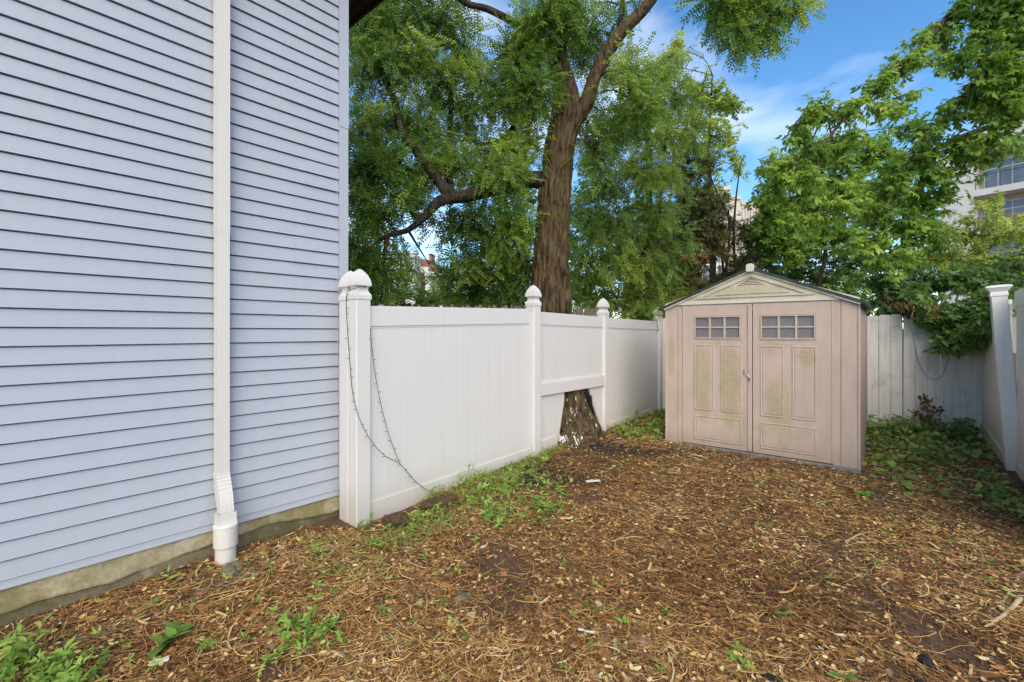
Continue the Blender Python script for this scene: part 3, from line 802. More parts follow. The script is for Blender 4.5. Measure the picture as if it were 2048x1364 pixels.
# ------------------------------------------------------------------ bark and foliage materials
def bark_mat(name, lo, hi, paint=False, moss=None, scale=1.0):
    m, nt, b = new_mat(name); v = coords(nt, 'World')
    st = coords(nt, 'World', (1, 1, .16))
    n1 = noise(nt, st, 26*scale, 4, .65, .6); n2 = noise(nt, v, 7, 3, .6)
    r = ramp(nt, [(.38, lo), (.56, hi)]); nt.links.new(n1, r.inputs[0]); c = r.outputs[0]
    if moss: c = mixc(nt, math_n(nt, 'MULTIPLY', smoothstep(nt, n2, .45, .65), .55), c, moss)
    if paint:                                            # white paint runs on the trunk foot inside the yard
        z = sepxyz(nt, v)[2]
        run = noise(nt, coords(nt, 'World', (1, 1, .22)), 17, 3, .6, .8); gap = noise(nt, v, 28, 3, .7)
        f = math_n(nt, 'MULTIPLY', smoothstep(nt, run, .605, .635), smoothstep(nt, gap, .36, .46))
        f = math_n(nt, 'MULTIPLY', f, math_n(nt, 'SUBTRACT', 1.0, smoothstep(nt, z, .62, .8)))
        c = mixc(nt, f, c, (.66, .66, .65))
    nt.links.new(c, b.inputs['Base Color']); b.inputs['Roughness'].default_value = .92; b.inputs['Specular IOR Level'].default_value = .2
    bump(nt, b, n1, 1.0, .03); return m
M['bark'] = bark_mat('furrowed_grey_brown_bark', (.016, .010, .006), (.112, .074, .043), True, (.09, .085, .028))
M['bark_dark_shaded'] = bark_mat('dark_shaded_branch_bark', (.015, .012, .010), (.06, .046, .034))  # shade on the locust limbs painted as darker bark; other dark branches share it
M['bark_thin'] = bark_mat('thin_brown_branch_bark', (.05, .036, .024), (.15, .11, .075), scale=2)
M['leaf_locust'] = leaf_mat('locust_leaf', [(0, (.04, .08, .02)), (.4, (.08, .145, .03)), (.75, (.14, .215, .04)), (1, (.24, .30, .06))], .42)
M['leaf_bluegreen'] = leaf_mat('dense_green_leaf', [(0, (.06, .105, .026)), (.5, (.11, .17, .035)), (.85, (.18, .25, .05)), (1, (.27, .31, .07))], .4)
M['leaf_elder'] = leaf_mat('broad_bright_leaf', [(0, (.06, .12, .022)), (.5, (.11, .19, .03)), (.85, (.17, .26, .045)), (1, (.26, .32, .07))], .42)
M['leaf_vine'] = leaf_mat('dark_broad_leaf', [(0, (.04, .085, .022)), (.6, (.075, .14, .035)), (1, (.14, .22, .05))], .3)
M['leaf_yellowgreen'] = leaf_mat('yellow_green_leaf', [(0, (.10, .15, .03)), (.6, (.19, .25, .05)), (1, (.32, .36, .10))], .4)
M['leaf_juniper'] = leaf_mat('dark_brownish_needles', [(0, (.035, .045, .018)), (.5, (.06, .075, .028)), (.75, (.10, .085, .035)), (1, (.17, .09, .04))], .15)
M['leaf_dead'] = leaf_mat('dead_brown_leaf', [(0, (.05, .03, .018)), (.5, (.13, .07, .03)), (1, (.25, .15, .07))], .2)
M['leaf_weed'] = leaf_mat('fresh_weed_leaf', [(0, (.07, .14, .03)), (.5, (.13, .23, .045)), (1, (.26, .34, .09))], .35)
M['leaf_ivy'] = leaf_mat('ivy_leaf', [(0, (.05, .095, .024)), (.5, (.10, .17, .04)), (1, (.22, .29, .08))], .3)

T_LOC = [pinnate(7, .27, .05, .024, k) for k in range(3)] + [pinnate(5, .2, .052, .026, 9)]
T_ELD = [cluster(5, .085, .044, .09, k, .45) for k in range(3)] + [cluster(3, .09, .05, .06, 7, .5), cluster(7, .075, .036, .13, 8, .3)]
T_BRD = [cluster(6, .085, .05, .10, k+20, .25) for k in range(3)]
T_FAR = [cluster(8, .09, .06, .16, k+40, .2) for k in range(3)]
T_JUN = [tuft(10, .09, .016, k) for k in range(3)]

def rand_unit(n, r):
    v = r.normal(size=(n, 3)); return v / np.linalg.norm(v, axis=1, keepdims=True)
DENS = 1.7
def crown_parts(blobs, limbs, tmpls, leaf_scale, per_twig, seed, droop=.4, twig_r=.006, density=1.0, join=True, upw=1.0):
    """blobs: (px, py, depth, rx_px, ry_px, twigs) -> leaf mesh arrays and twig tube paths"""
    r = np.random.default_rng(seed); paths, pos, axs = [], [], []
    lp = np.array([tuple(q) for l in limbs for q in l[0]]) if limbs else None
    for (px, py, d, rx, ry, nt_) in blobs:
        c = np.array(P(px, py, d)); R = np.array([rx*d/FPX, (rx+ry)*.5*d/FPX*1.25, ry*d/FPX])*1.22
        if join and lp is not None:
            k = np.argmin(np.linalg.norm(lp - c, axis=1)); s = lp[k]
            L = np.linalg.norm(s - c)
            if L > .15 and L < 3.2:
                mid = (s + c)/2 + r.normal(size=3)*L*.10 + np.array([0, 0, .08*L])
                pts, rad = smooth_path([s, mid, c], [.008 + .010*L, .010, .006], 7); paths.append((pts, rad))
        n = max(2, int(nt_*density*DENS))
        u = rand_unit(n, r); rr_ = r.uniform(.45, 1.05, n)**.8
        end = c + u*R*rr_[:, None]; st = c + rand_unit(n, r)*R*r.uniform(0, .45, n)[:, None]
        for i in range(n):
            s_, e_ = st[i], end[i]; L = np.linalg.norm(e_ - s_)
            m_ = (s_ + e_)/2 + np.array([0, 0, .12*L]) + r.normal(size=3)*.05*L
            e_ = e_ - np.array([0, 0, droop*.25*L])
            t = np.linspace(0, 1, 5)[:, None]
            pts = (1-t)**2*s_ + 2*t*(1-t)*m_ + t*t*e_
            paths.append((pts, np.linspace(twig_r, twig_r*.3, 5)))
            kk = per_twig; tt = r.uniform(.15, 1.0, kk)[:, None]
            pos.append((1-tt)**2*s_ + 2*tt*(1-tt)*m_ + tt*tt*e_ + r.normal(size=(kk, 3))*.02)
            tang = 2*(1-tt)*(m_-s_) + 2*tt*(e_-m_); tang /= (np.linalg.norm(tang, axis=1, keepdims=True)+1e-6)
            axs.append(tang*.5 + rand_unit(kk, r)*.75 + np.array([0, 0, -droop]))
    pos = np.concatenate(pos); axs = np.concatenate(axs); N = len(pos)
    up = np.array([0, 0, upw]) + rand_unit(N, r)*.65
    parts = []; which = r.integers(0, len(tmpls), N)
    big = fbm(pos*1.7 + seed, 2); big = (big - big.mean())/(big.std()+1e-6)
    rnd = np.clip(.45 + .17*big + r.normal(size=N)*.17, 0, 1)
    for k, t in enumerate(tmpls):
        s = which == k
        if s.any(): parts.append(scatter(t, pos[s], axs[s], up[s], leaf_scale*r.uniform(.7, 1.15, s.sum()), rnd[s]))
    return merge(parts), paths

def tree(name, label, base, limbs, blobs, tmpls, leafmat, barkmat, leaf_scale=1.0, per_twig=7, seed=1, droop=.4, density=1.0, sides=8, trunk_mesh=None, group=None, cat='tree', join=True, twig_r=.006, twigname='branches'):
    t = thing(name, label, cat, base, 0, group); base = np.array(tuple(base))
    lm = []
    for pts, rad in limbs: lm.append(smooth_path(pts, rad, max(8, 5*len(pts))))
    (V, F, A), tw = crown_parts(blobs, lm, tmpls, leaf_scale, per_twig, seed, droop, twig_r, density, join)
    if trunk_mesh is not None: link('trunk', trunk_mesh, barkmat, t, tuple(-base))
    if lm:
        for k, l_ in enumerate(lm):
            v, f = tube_arrays([l_], sides); n1 = (fbm(v*9, 2) - .37)            # uneven bark outline
            rmax = float(l_[1].max())
            link('trunk' if (trunk_mesh is None and k == 0) else 'limb', np_mesh('limb', v - base + min(.05, .35*rmax)*n1[:, None]*np.array([1, 1, .3]), [f], smooth=True), barkmat if (trunk_mesh is None or k == 0) else M['bark_dark_shaded'], t)
    v, f = tube_arrays(tw, 4); tag(link(twigname, np_mesh('branches', v - base, [f]), M['bark_dark_shaded'] if barkmat != M['bark_thin'] else barkmat, t), kind='stuff')
    link('crown', np_mesh('crown', V - base, [F], {'rnd': A}), leafmat, t)
    return t

# ------------------------------------------------------------------ the big tree that grows through the fence
TB = P(1111, 663, 6.33); TB.z = 0.0
def trunk_big():
    ctr = [(TB.x+.03, TB.y-.02, -.3), (TB.x+.01, TB.y, .25), (TB.x-.02, TB.y+.02, .9), P(1101, 620, 6.32), P(1105, 450, 6.36), P(1117, 310, 6.4), P(1133, 215, 6.42), P(1118, 120, 6.45), P(1110, 40, 6.5), P(1104, -60, 6.55), P(1090, -260, 6.6)]
    rad = [.36, .36, .31, .268, .225, .205, .20, .125, .105, .09, .06]
    pts, rr_ = smooth_path(ctr, rad, 190); ns = 128
    th = np.linspace(0, 2*np.pi, ns, endpoint=False)
    TH, ZI = np.meshgrid(th, np.arange(len(pts))); z = pts[ZI, 2]; R = rr_[ZI]
    fl = np.exp(-np.clip(z+.05, 0, 9)/.30)
    lobes = .55 + .45*np.cos(TH*5 + 1.3) + .25*np.cos(TH*9 + .5) + .3*np.cos(TH*3-.6)
    R = R * (1 + .5*fl*(.6 + .6*lobes)) + .30*fl*np.clip(np.cos(TH + .55), 0, 1)**1.5 + .05*np.exp(-np.clip(z, 0, 9)/.45)
    ridg = np.abs(fbm(np.stack([np.cos(TH)*2.9, np.sin(TH)*2.9, z*1.25 + .5*np.sin(TH*3)], -1)*2.2, 2) - .375)*2.6
    ridg = ridg + .25*fbm(np.stack([np.cos(TH)*9, np.sin(TH)*9, z*5], -1)*1.6, 2)
    R = R * (1 - .17 + .42*np.clip(ridg, 0, .6))
    V = np.stack([pts[ZI, 0] + R*np.cos(TH), pts[ZI, 1] + R*np.sin(TH), z], -1).reshape(-1, 3)
    n = len(pts); k = np.arange(n-1)[:, None]*ns; i = np.arange(ns)[None, :]; j = (i+1) % ns
    F = np.stack([k+i, k+j, k+ns+j, k+ns+i], -1).reshape(-1, 4)
    return np_mesh('trunk', V, [F], smooth=True)
D = 6.4
limbs = [
    ([P(1126, 300, 6.42), P(1146, 250, 6.4), P(1173, 205, 6.36), P(1195, 140, 6.3), P(1235, 75, 6.2), P(1290, 15, 6.1), P(1340, -50, 6.0), P(1420, -150, 5.9)], [.11, .12, .108, .093, .084, .076, .068, .045]),
    ([P(1118, 372, 6.4), P(1085, 362, 6.38), P(1050, 360, 6.3), P(990, 378, 6.2), P(930, 392, 6.1), P(880, 402, 6.0), P(850, 432, 5.95), P(815, 460, 5.95), P(775, 472, 5.9), P(730, 500, 5.9)], [.12, .12, .108, .094, .082, .072, .046, .036, .028, .012]),
    ([P(900, 396, 6.05), P(880, 365, 6.05), P(835, 305, 6.1), P(805, 260, 6.15), P(785, 190, 6.2), P(755, 130, 6.2), P(730, 60, 6.3)], [.08, .07, .06, .052, .046, .036, .02]),
    ([P(775, 472, 5.9), P(768, 520, 5.9), P(762, 600, 5.95)], [.03, .025, .012]),
    ([P(905, 390, 6.05), P(895, 330, 6.5), P(900, 250, 6.8), P(905, 150, 7.0), P(910, 80, 7.0)], [.05, .045, .04, .035, .02]),
    ([P(1085, 210, 6.42), P(1040, 240, 6.6), P(1000, 280, 6.8), P(950, 290, 7.0)], [.045, .035, .028, .015]),
    ([P(1010, 375, 6.2), P(1015, 430, 6.4), P(1035, 500, 6.6), P(1055, 560, 6.7)], [.03, .025, .018, .01]),
    ([P(1112, 120, 6.45), P(1050, 60, 6.3), P(980, 20, 6.2), P(930, 5, 6.2), P(880, -40, 6.2)], [.06, .05, .045, .04, .03]),
    ([P(1340, -50, 6.0), P(1430, -40, 5.7), P(1520, -20, 5.5), P(1580, 0, 5.4)], [.05, .04, .03, .015]),
    ([P(1235, 75, 6.2), P(1245, 10, 6.3), P(1248, -50, 6.4)], [.035, .03, .02]),
]
LB = [(735,50,6.2,70,70,26),(800,30,6.4,80,60,28),(880,40,6.6,70,60,26),(930,95,6.8,50,45,14),(745,140,6.2,60,60,24),(820,130,6.3,70,60,26),(880,170,6.6,60,60,22),(960,160,6.7,50,50,14),(1030,120,6.2,60,50,20),(1080,50,6.0,55,55,26),(1125,10,6.0,45,35,16),(1060,180,6.1,60,50,22),(1000,215,6.6,55,45,16),
      (730,250,6.1,45,55,18),(800,235,6.3,60,50,20),(720,340,6.0,40,55,20),(775,330,6.1,55,55,24),(850,260,6.5,45,50,14),(935,260,6.9,50,60,16),(850,345,6.4,50,45,18),(920,335,6.3,55,40,18),(985,310,6.5,55,45,20),(1045,290,6.3,45,50,18),(1010,350,6.0,55,35,16),(740,420,6.0,55,45,22),(810,410,6.1,50,35,16),(720,500,5.9,40,45,20),(760,550,6.0,45,45,20),(715,585,6.0,30,40,16),(800,530,6.2,40,35,9),
      (950,440,6.4,45,45,18),(900,455,6.5,40,30,10),(930,520,6.8,50,45,18),(990,480,6.6,55,55,22),(1040,440,6.5,40,45,16),(1000,560,7.0,55,45,20),(1050,540,7.0,40,50,18),(880,560,7.2,40,35,9),(940,590,7.4,60,30,18),(1055,600,7.4,40,30,12),
      (1170,60,6.8,45,50,14),(1205,120,6.9,40,40,10),(1255,150,6.0,45,45,14),(1280,215,6.1,45,45,14),(1225,240,6.6,45,45,14),(1060,110,6.2,35,45,12),(1085,185,6.0,30,40,9),(1150,120,6.9,30,45,8),(1175,290,6.8,30,40,8),(1190,300,6.3,40,50,12),(1240,20,6.4,40,40,7),
      (1460,15,5.6,40,50,14),(1485,60,5.6,35,40,10),(1545,40,5.5,30,45,10),(1440,-10,5.6,50,40,12),(1590,10,5.4,30,25,6),(1530,-15,5.5,60,30,10)]
tree('locust_tree', 'big locust tree with furrowed trunk growing through the white fence', (TB.x, TB.y, 0), limbs, LB, T_LOC, M['leaf_locust'], M['bark'], 1.0, 8, 21, .16, 1.12, 10, trunk_big())

# ------------------------------------------------------------------ trees beyond the fences
def rise(px, py0, py1, d, r0, r1, jog=12, n=4, lean=0):
    """a trunk polyline from the ground up"""
    b_ = P(px, 663, d); b_.z = -.2; pts = [b_]
    for k in range(n): pts.append(P(px + lean*(k+1)/n + random.uniform(-jog, jog), py0 + (py1-py0)*k/(n-1), d))
    return (pts, list(np.linspace(r0, r1, n+1)))
def simple_tree(name, label, px, d, top, blobs, tm, lm, seed, r0=.12, ls=1.0, pt=7, droop=.3, dens=1.0, bm=None, extra=(), lean=0, group=None, cat='tree', twr=.006, join=True):
    b_ = P(px, 663, d); b_.z = 0
    return tree(name, label, b_, [rise(px, 600, top, d, r0, .02, lean=lean)] + list(extra), blobs, tm, lm, bm or M['bark_dark_shaded'], ls, pt, seed, droop, dens, 7, None, group, cat, join, twr)
simple_tree('leafy_tree', 'dense green tree directly behind the big trunk, left of the shed', 1290, 9.2, 120,
    [(1330,130,9,35,45,14),(1290,190,9,55,45,18),(1350,200,9,50,45,16),(1240,260,9,55,50,20),(1310,270,8.8,60,55,24),(1370,270,9,45,45,16),(1200,350,9,50,55,22),(1265,350,8.7,60,55,26),(1335,350,8.8,55,50,22),(1180,440,8.8,45,55,22),(1240,440,8.6,60,55,26),(1310,430,8.6,50,55,24),(1170,530,8.8,45,50,20),(1230,530,8.6,55,50,24),(1300,520,8.6,50,50,24),(1200,600,8.8,60,40,22),(1280,600,8.6,60,40,22),(1340,590,8.8,40,50,16),(1355,480,8.9,30,45,10)],
    T_LOC, M['leaf_bluegreen'], 31, .14, 1.15, 8, .5)
simple_tree('leafy_tree', 'yellow-green tree crown rising above the shed, left of the blue sky gap', 1420, 11.5, 150,
    [(1340,130,11.5,30,40,14),(1360,100,11.5,22,30,8),(1430,200,11.5,40,35,18),(1390,250,11.5,45,45,20),(1460,215,11.5,35,25,12),(1440,280,11.5,40,45,20),(1410,340,11.5,40,40,14),(1470,330,11.5,25,35,7),(1390,180,11.5,35,40,16),(1400,410,11.5,40,40,14),(1440,390,11.5,25,30,6),(1380,470,11.5,40,45,14)],
    T_BRD, M['leaf_yellowgreen'], 37, .11, 1.0, 7, .2)
jl = [([P(1480, 600, 9.6), P(1468, 500, 9.6), P(1470, 420, 9.6), P(1478, 350, 9.6), P(1487, 310, 9.6)], [.035, .028, .02, .012, .006]),
      ([P(1450, 640, 9.6), P(1445, 520, 9.6), P(1430, 430, 9.6), P(1410, 370, 9.6)], [.03, .024, .016, .008]),
      ([P(1465, 450, 9.6), P(1440, 400, 9.6), P(1420, 350, 9.6)], [.025, .018, .01]),
      ([P(1475, 530, 9.6), P(1520, 490, 9.5), P(1560, 465, 9.5)], [.03, .02, .01]), ([P(1440, 560, 9.6), P(1400, 520, 9.6), P(1380, 470, 9.6)], [.03, .02, .01])]
simple_tree('juniper_tree', 'sparse dark juniper tree with bare thin stems above the shed peak', 1452, 9.6, 420,
    [(1375,400,9.6,35,40,12),(1385,470,9.6,40,35,14),(1370,540,9.5,40,45,16),(1400,580,9.5,45,30,14),(1425,420,9.6,30,45,8),(1430,500,9.6,35,40,8),(1460,550,9.5,40,40,12),(1490,470,9.6,30,40,8),(1500,540,9.5,35,45,12),(1450,470,9.6,25,40,4),(1530,470,9.6,30,30,8),(1415,330,9.6,25,30,5),(1370,340,9.6,25,40,8),(1420,470,9.7,30,40,8),(1400,430,9.7,40,50,10)],
    T_JUN, M['leaf_juniper'], 41, .035, 1.3, 10, .1, 1.35, M['bark_dark_shaded'], jl)
simple_tree('leafy_tree', 'bright green maple-leaved tree filling the space above the shed roof', 1640, 9.0, 330,
    [(1560,350,9,35,40,16),(1610,320,9,45,40,18),(1670,300,9,45,40,18),(1550,430,9,40,45,20),(1610,400,9,50,45,24),(1680,380,9,50,45,24),(1740,310,9.2,45,40,18),(1740,400,9.2,50,50,22),(1600,470,9,50,40,20),(1670,470,9,50,45,22),(1570,500,9,45,35,16),(1800,330,9.4,50,50,18),(1820,250,9.4,30,30,6),(1530,390,9,30,35,10),(1525,460,9,30,35,10),(1545,330,9,22,30,6)],
    T_BRD, M['leaf_elder'], 43, .05, .95, 8, .25, 1.35)
simple_tree('evergreen_tree', 'dark low tree mass just behind the shed roof ridge', 1590, 10.5, 480,
    [(1540,520,10.5,45,45,20),(1600,520,10.5,50,50,24),(1560,580,10.4,60,40,24),(1640,560,10.5,55,50,24),(1690,530,10.5,45,50,20),(1700,600,10.4,50,40,18),(1630,600,10.4,50,35,18),(1740,500,10.6,45,50,18)],
    T_BRD, M['leaf_vine'], 47, .10, 1.1, 7, .2)
simple_tree('background_tree', 'dark distant tree mass filling the gap between trunk and shed', 1250, 14.5, 380,
    [(1150,420,14.5,50,55,16),(1210,400,14.5,55,55,18),(1280,420,14.5,55,55,18),(1340,420,14.5,50,55,16),(1160,510,14.5,55,50,18),(1230,500,14.5,55,50,18),(1300,510,14.5,55,50,18),(1370,560,14,40,45,14),(1160,590,14.5,60,40,18),(1240,590,14.5,60,40,18),(1130,460,14.5,40,60,14),(1140,560,14.5,40,60,16),(1190,460,14.6,50,50,14),(1260,460,14.6,50,50,14),(1200,550,14.6,50,50,14),(1320,590,14.5,60,40,18),(1390,600,14,40,30,10)], T_FAR, M['leaf_vine'], 83, .12, 1.15, 6, .2)
simple_tree('background_tree', 'light green distant tree behind the balcony end of the yard', 1800, 13.5, 400,
    [(1680,400,13.5,50,50,16),(1740,440,13.5,55,50,18),(1800,420,13.5,55,50,18),(1860,450,13.5,50,45,16),(1760,510,13.5,60,45,18),(1840,520,13.5,60,45,18),(1900,540,13.5,60,40,16),(1980,560,13.5,60,35,16),(2050,560,13.5,50,35,14),(1720,570,13.5,50,40,16),(1800,580,13.5,60,40,16),(1620,450,13.5,50,50,16),(1570,420,13.5,40,45,10)], T_FAR, M['leaf_yellowgreen'], 89, .12, 1.0, 6, .2)
# overhanging tree at right: its trunk stands beyond the right fence, out of view
EB = Vector((8.3, 5.2, 0))
el = [([Vector((8.3, 5.2, -.2)), Vector((8.2, 5.2, 2.2)), Vector((7.9, 5.2, 4.2)), Vector((7.2, 5.25, 5.6))], [.2, .17, .13, .09]),
      ([Vector((7.9, 5.2, 4.2)), P(2100, -120, 5.3), P(1990, -50, 5.3), P(1915, 15, 5.3), P(1830, 105, 5.3), P(1745, 190, 5.3), P(1690, 235, 5.3), P(1645, 300, 5.25), P(1625, 380, 5.2)], [.1, .06, .045, .038, .032, .026, .02, .014, .006]),
      ([P(1690, 235, 5.3), P(1655, 225, 5.4), P(1620, 290, 5.4), P(1600, 350, 5.4)], [.015, .012, .009, .005]),
      ([P(1652, 222, 5.4), P(1668, 300, 5.35), P(1672, 370, 5.3)], [.012, .009, .005]),
      ([Vector((8.2, 5.2, 2.6)), P(2120, 230, 5.5), P(1990, 250, 5.6), P(1850, 310, 5.6), P(1800, 380, 5.6), P(1760, 440, 5.6)], [.08, .045, .035, .025, .02, .01]),
      ([P(1870, 300, 5.6), P(1840, 360, 5.5), P(1825, 440, 5.5)], [.018, .013, .006]),
      ([Vector((8.1, 5.2, 3.2)), P(2130, 60, 5.2), P(2010, 110, 5.0), P(1930, 180, 4.9)], [.06, .035, .025, .01])]
EBL = [(2010,40,5.0,55,55,16),(2040,130,4.9,45,55,14),(1960,60,5.2,45,45,12),(1985,150,4.9,50,45,14),(1940,200,5.0,45,45,12),(2020,215,4.8,45,45,12),(1900,60,5.3,35,35,7),(1850,75,5.3,30,25,6),(1800,125,5.3,35,28,8),(1760,165,5.3,35,28,8),(1700,215,5.3,40,28,9),(1650,215,5.3,35,28,8),(1760,225,5.3,35,30,7),(1800,200,5.3,30,25,5),
       (1610,235,5.4,28,30,6),(1605,270,5.4,25,35,6),(1640,300,5.3,40,35,8),(1690,280,5.3,40,35,8),(1580,330,5.4,35,30,8),(1555,370,5.5,30,35,7),(1620,360,5.2,40,35,9),(1680,350,5.3,40,40,9),(1660,420,5.3,45,40,9),(1600,430,5.4,45,35,8),
       (1870,260,5.4,45,40,12),(1930,280,5.2,45,40,12),(1830,320,5.5,45,40,12),(1890,340,5.3,45,40,13),(1790,370,5.6,45,40,12),(1850,400,5.5,45,40,13),(1760,430,5.6,45,40,12),(1810,450,5.5,45,40,12),(1730,480,5.6,40,40,11),(1780,510,5.5,45,40,12),(1850,470,5.6,35,35,8),(2000,290,4.9,45,30,8),(1975,200,5.0,40,30,8),(1960,290,5.0,40,30,5),(2030,10,4.9,45,45,12),(1980,5,5.0,45,40,11),(2045,90,4.8,35,50,10),(2010,150,4.8,45,40,10),(1930,20,5.2,40,30,7),(2040,190,4.8,35,35,8),(1985,110,4.9,40,40,9),(2010,250,4.9,40,25,6),(2030,60,4.8,40,45,9),(1930,110,5.0,40,30,7),(1870,130,5.2,30,25,4)]
tree('overhanging_tree', 'broad-leaved tree arching into the yard over the right fence', EB, el, EBL, T_ELD, M['leaf_elder'], M['bark_thin'], .9, 8, 53, .5, .78, 7)
# broad-leaved creeper tumbling over the back corner of the yard
vl = [([Vector((7.0, 7.4, 0)), P(1950, 560, 7.4), P(1900, 590, 6.9), P(1850, 610, 6.7), P(1800, 620, 6.6)], [.04, .03, .02, .014, .006]), ([P(1950, 560, 7.4), P(1960, 610, 6.6), P(1930, 660, 6.3), P(1900, 700, 6.2)], [.02, .014, .01, .004])]
tree('climbing_vine', 'dark green creeper hanging over the corner of the back fence', (7.0, 7.4, 0), vl,
     [(1760,560,7.3,40,40,12),(1800,590,7.2,45,40,14),(1850,560,7.3,45,40,14),(1900,560,7.2,50,40,14),(1960,550,7.2,45,35,12),(2020,545,7.2,45,30,12),(1860,620,6.9,40,25,9),(1920,620,6.6,45,35,13),(1960,620,6.2,40,35,11),(1910,660,6.4,35,30,8),(1945,670,6.3,30,25,6),(1985,640,5.7,25,25,4),(1890,690,6.4,18,18,3),(1770,610,7.1,30,20,6),(1990,590,6.6,30,25,7),(1880,625,6.5,45,30,10),(1930,645,6.3,40,32,10),(1840,605,6.6,40,25,8),(1975,605,6.0,30,28,7),(1960,655,6.0,25,25,5),(1800,600,6.9,35,25,7)],
     T_ELD, M['leaf_vine'], M['bark_thin'], 1.1, 8, 59, .45, 1.0, 6, cat='vine')
simple_tree('garden_shrub', 'pale yellow-green shrub mass in front of the balcony building', 1960, 11.5, 520,
     [(1880,470,11.5,40,35,14),(1940,470,11.5,45,40,18),(2000,460,11.5,45,40,18),(2050,470,11.5,45,45,18),(1900,520,11.5,50,35,18),(1960,520,11.5,50,35,18),(2030,520,11.5,50,35,18),(1960,420,11.5,28,25,5),(1985,400,11.5,15,20,3),(1850,510,11.6,40,35,14)],
     T_BRD, M['leaf_yellowgreen'], 61, .06, .95, 7, .15, cat='shrub')
# shrubs and trees seen under the big limb at left
simple_tree('garden_shrub', 'sunlit light green shrub right behind the middle of the long white fence', 960, 10.5, 560,
     [(900,590,10.5,50,35,18),(960,560,10.5,45,40,18),(1020,570,10.5,45,45,18),(990,610,10.3,60,30,18),(1040,510,10.6,35,45,12),(930,615,10.3,50,25,14)], T_BRD, M['leaf_yellowgreen'], 67, .06, .95, 7, .15, cat='shrub')
simple_tree('garden_shrub', 'green shrub behind the fence beside the pointed corner post', 800, 10.0, 580,
     [(740,600,10,45,35,18),(800,605,10,45,30,16),(850,600,10,45,35,16),(720,540,10,35,45,14)], T_BRD, M['leaf_bluegreen'], 71, .06, 1.0, 7, .15, cat='shrub')
simple_tree('leafy_tree', 'shaded background tree left of the trunk, between the house and the limb', 1010, 12.5, 330,
     [(1000,420,12.5,40,45,16),(1050,400,12.5,35,45,14),(960,380,12.5,40,40,12),(1050,470,12.5,35,45,14),(1000,500,12.5,40,40,14),(900,300,12.5,45,45,9),(1020,300,12.5,45,45,10),(740,440,12.5,50,45,10),(960,530,12.5,30,30,8)], T_FAR, M['leaf_bluegreen'], 73, .12, 1.0, 6, .2)

# ------------------------------------------------------------------ old picket fence beyond the white fence
m = simple('weathered_grey_picket_wood', (.20, .175, .125), .9, .35, 14, .3)
pk = thing('picket_fence', 'old weathered wooden picket fence showing just above the white fence', 'fence', P(1000, 663, 8.6), 0)
pk.location.z = 0
def picket(h): return prism_mesh('picket', [(-.035, .05), (.035, .05), (.035, h-.05), (.012, h), (-.012, h), (-.035, h-.05)], -.009, .009)
pkm = [picket(h) for h in (1.875, 1.89, 1.905)]
pk0, pk1 = P1 + V1*.9 + vy1*.95, P3 + V2*1.55 + vy2*.8; dv = (pk1 - pk0); dv.z = 0; Lp = dv.length; dv.normalize(); pz = math.atan2(dv.y, dv.x)
npk = int(Lp/.085)
for k in range(npk):
    q = pk0 + dv*(k*.085) - pk.location; q.z = -.10 + .17*k/npk + .015*math.sin(k*.11)
    link('picket', pkm[k % 3], m, pk, q, (0, random.uniform(-.02, .02), pz))
for zz in (.5, 1.55):
    q = pk0 - pk.location; q.z = 0
    link('rail', box_mesh('rail', 0, Lp, .011, .05, zz, zz+.08), m, pk, q, (0, 0, pz))

# ------------------------------------------------------------------ far buildings
def stepped_siding(name, x0, x1, z0, z1, pitch, y):
    n = int((z1-z0)/pitch); V, F = [], []
    for k in range(n):
        z = z0 + k*pitch; o = len(V)
        V += [(x0, y-.02, z), (x1, y-.02, z), (x1, y-.004, z+pitch), (x0, y-.004, z+pitch), (x0, y-.004, z), (x1, y-.004, z)]
        F += [(o, o+1, o+2, o+3), (o+4, o+5, o+1, o)]
    me = bpy.data.meshes.new(name); me.from_pydata(V, [], F); me.update(); return me
M['white_paint'] = simple('white_house_paint', (.62, .62, .60), .6, .08, 2)
m, nt, b = new_mat('red_brick')
br = nt.nodes.new('ShaderNodeTexBrick'); br.inputs['Scale'].default_value = 1.0; br.inputs['Brick Width'].default_value = .22; br.inputs['Row Height'].default_value = .075; br.inputs['Mortar Size'].default_value = .008
br.inputs['Color1'].default_value = (.26, .085, .05, 1); br.inputs['Color2'].default_value = (.17, .06, .04, 1); br.inputs['Mortar'].default_value = (.33, .27, .22, 1)
t_ = nt.nodes.new('ShaderNodeTexCoord'); sp = nt.nodes.new('ShaderNodeSeparateXYZ'); cb = nt.nodes.new('ShaderNodeCombineXYZ')
nt.links.new(t_.outputs['Object'], sp.inputs[0]); ad = math_n(nt, 'ADD', sp.outputs[0], sp.outputs[1])
nt.links.new(ad, cb.inputs[0]); nt.links.new(sp.outputs[2], cb.inputs[1]); nt.links.new(cb.outputs[0], br.inputs['Vector']); nt.links.new(br.outputs[0], b.inputs['Base Color'])
b.inputs['Roughness'].default_value = .9; M['brick'] = m
M['glass'] = simple('sky_tinted_window_glass', (.14, .165, .20), .08, .25, 1, spec=.8)  # reflected sky painted into the grey-blue base colour
dW = 19.0
ob = P(830, 663, dW); wh = thing('clapboard_house', 'white clapboard house behind the trees with a brick party wall', 'house', (ob.x, ob.y, 0), math.radians(-6))
def lx(px): return (px-830)/FPX*dW
def lz(py): return H - (py-HY)/FPX*dW
zT, zU = lz(508), lz(552)
link('wall', box_mesh('wall', lx(640), 0, .0, 5, 0, zT), M['white_paint'], wh)
tag(link('siding', stepped_siding('siding', lx(640), -.005, .1, zT-.12, .125, -.002), M['white_paint'], wh), kind='stuff')
bm = bmesh.new(); add_box(bm, lx(638), .10, -.16, .2, zT, zT+.10); add_box(bm, lx(638), .05, -.09, .2, zT-.16, zT-.003)
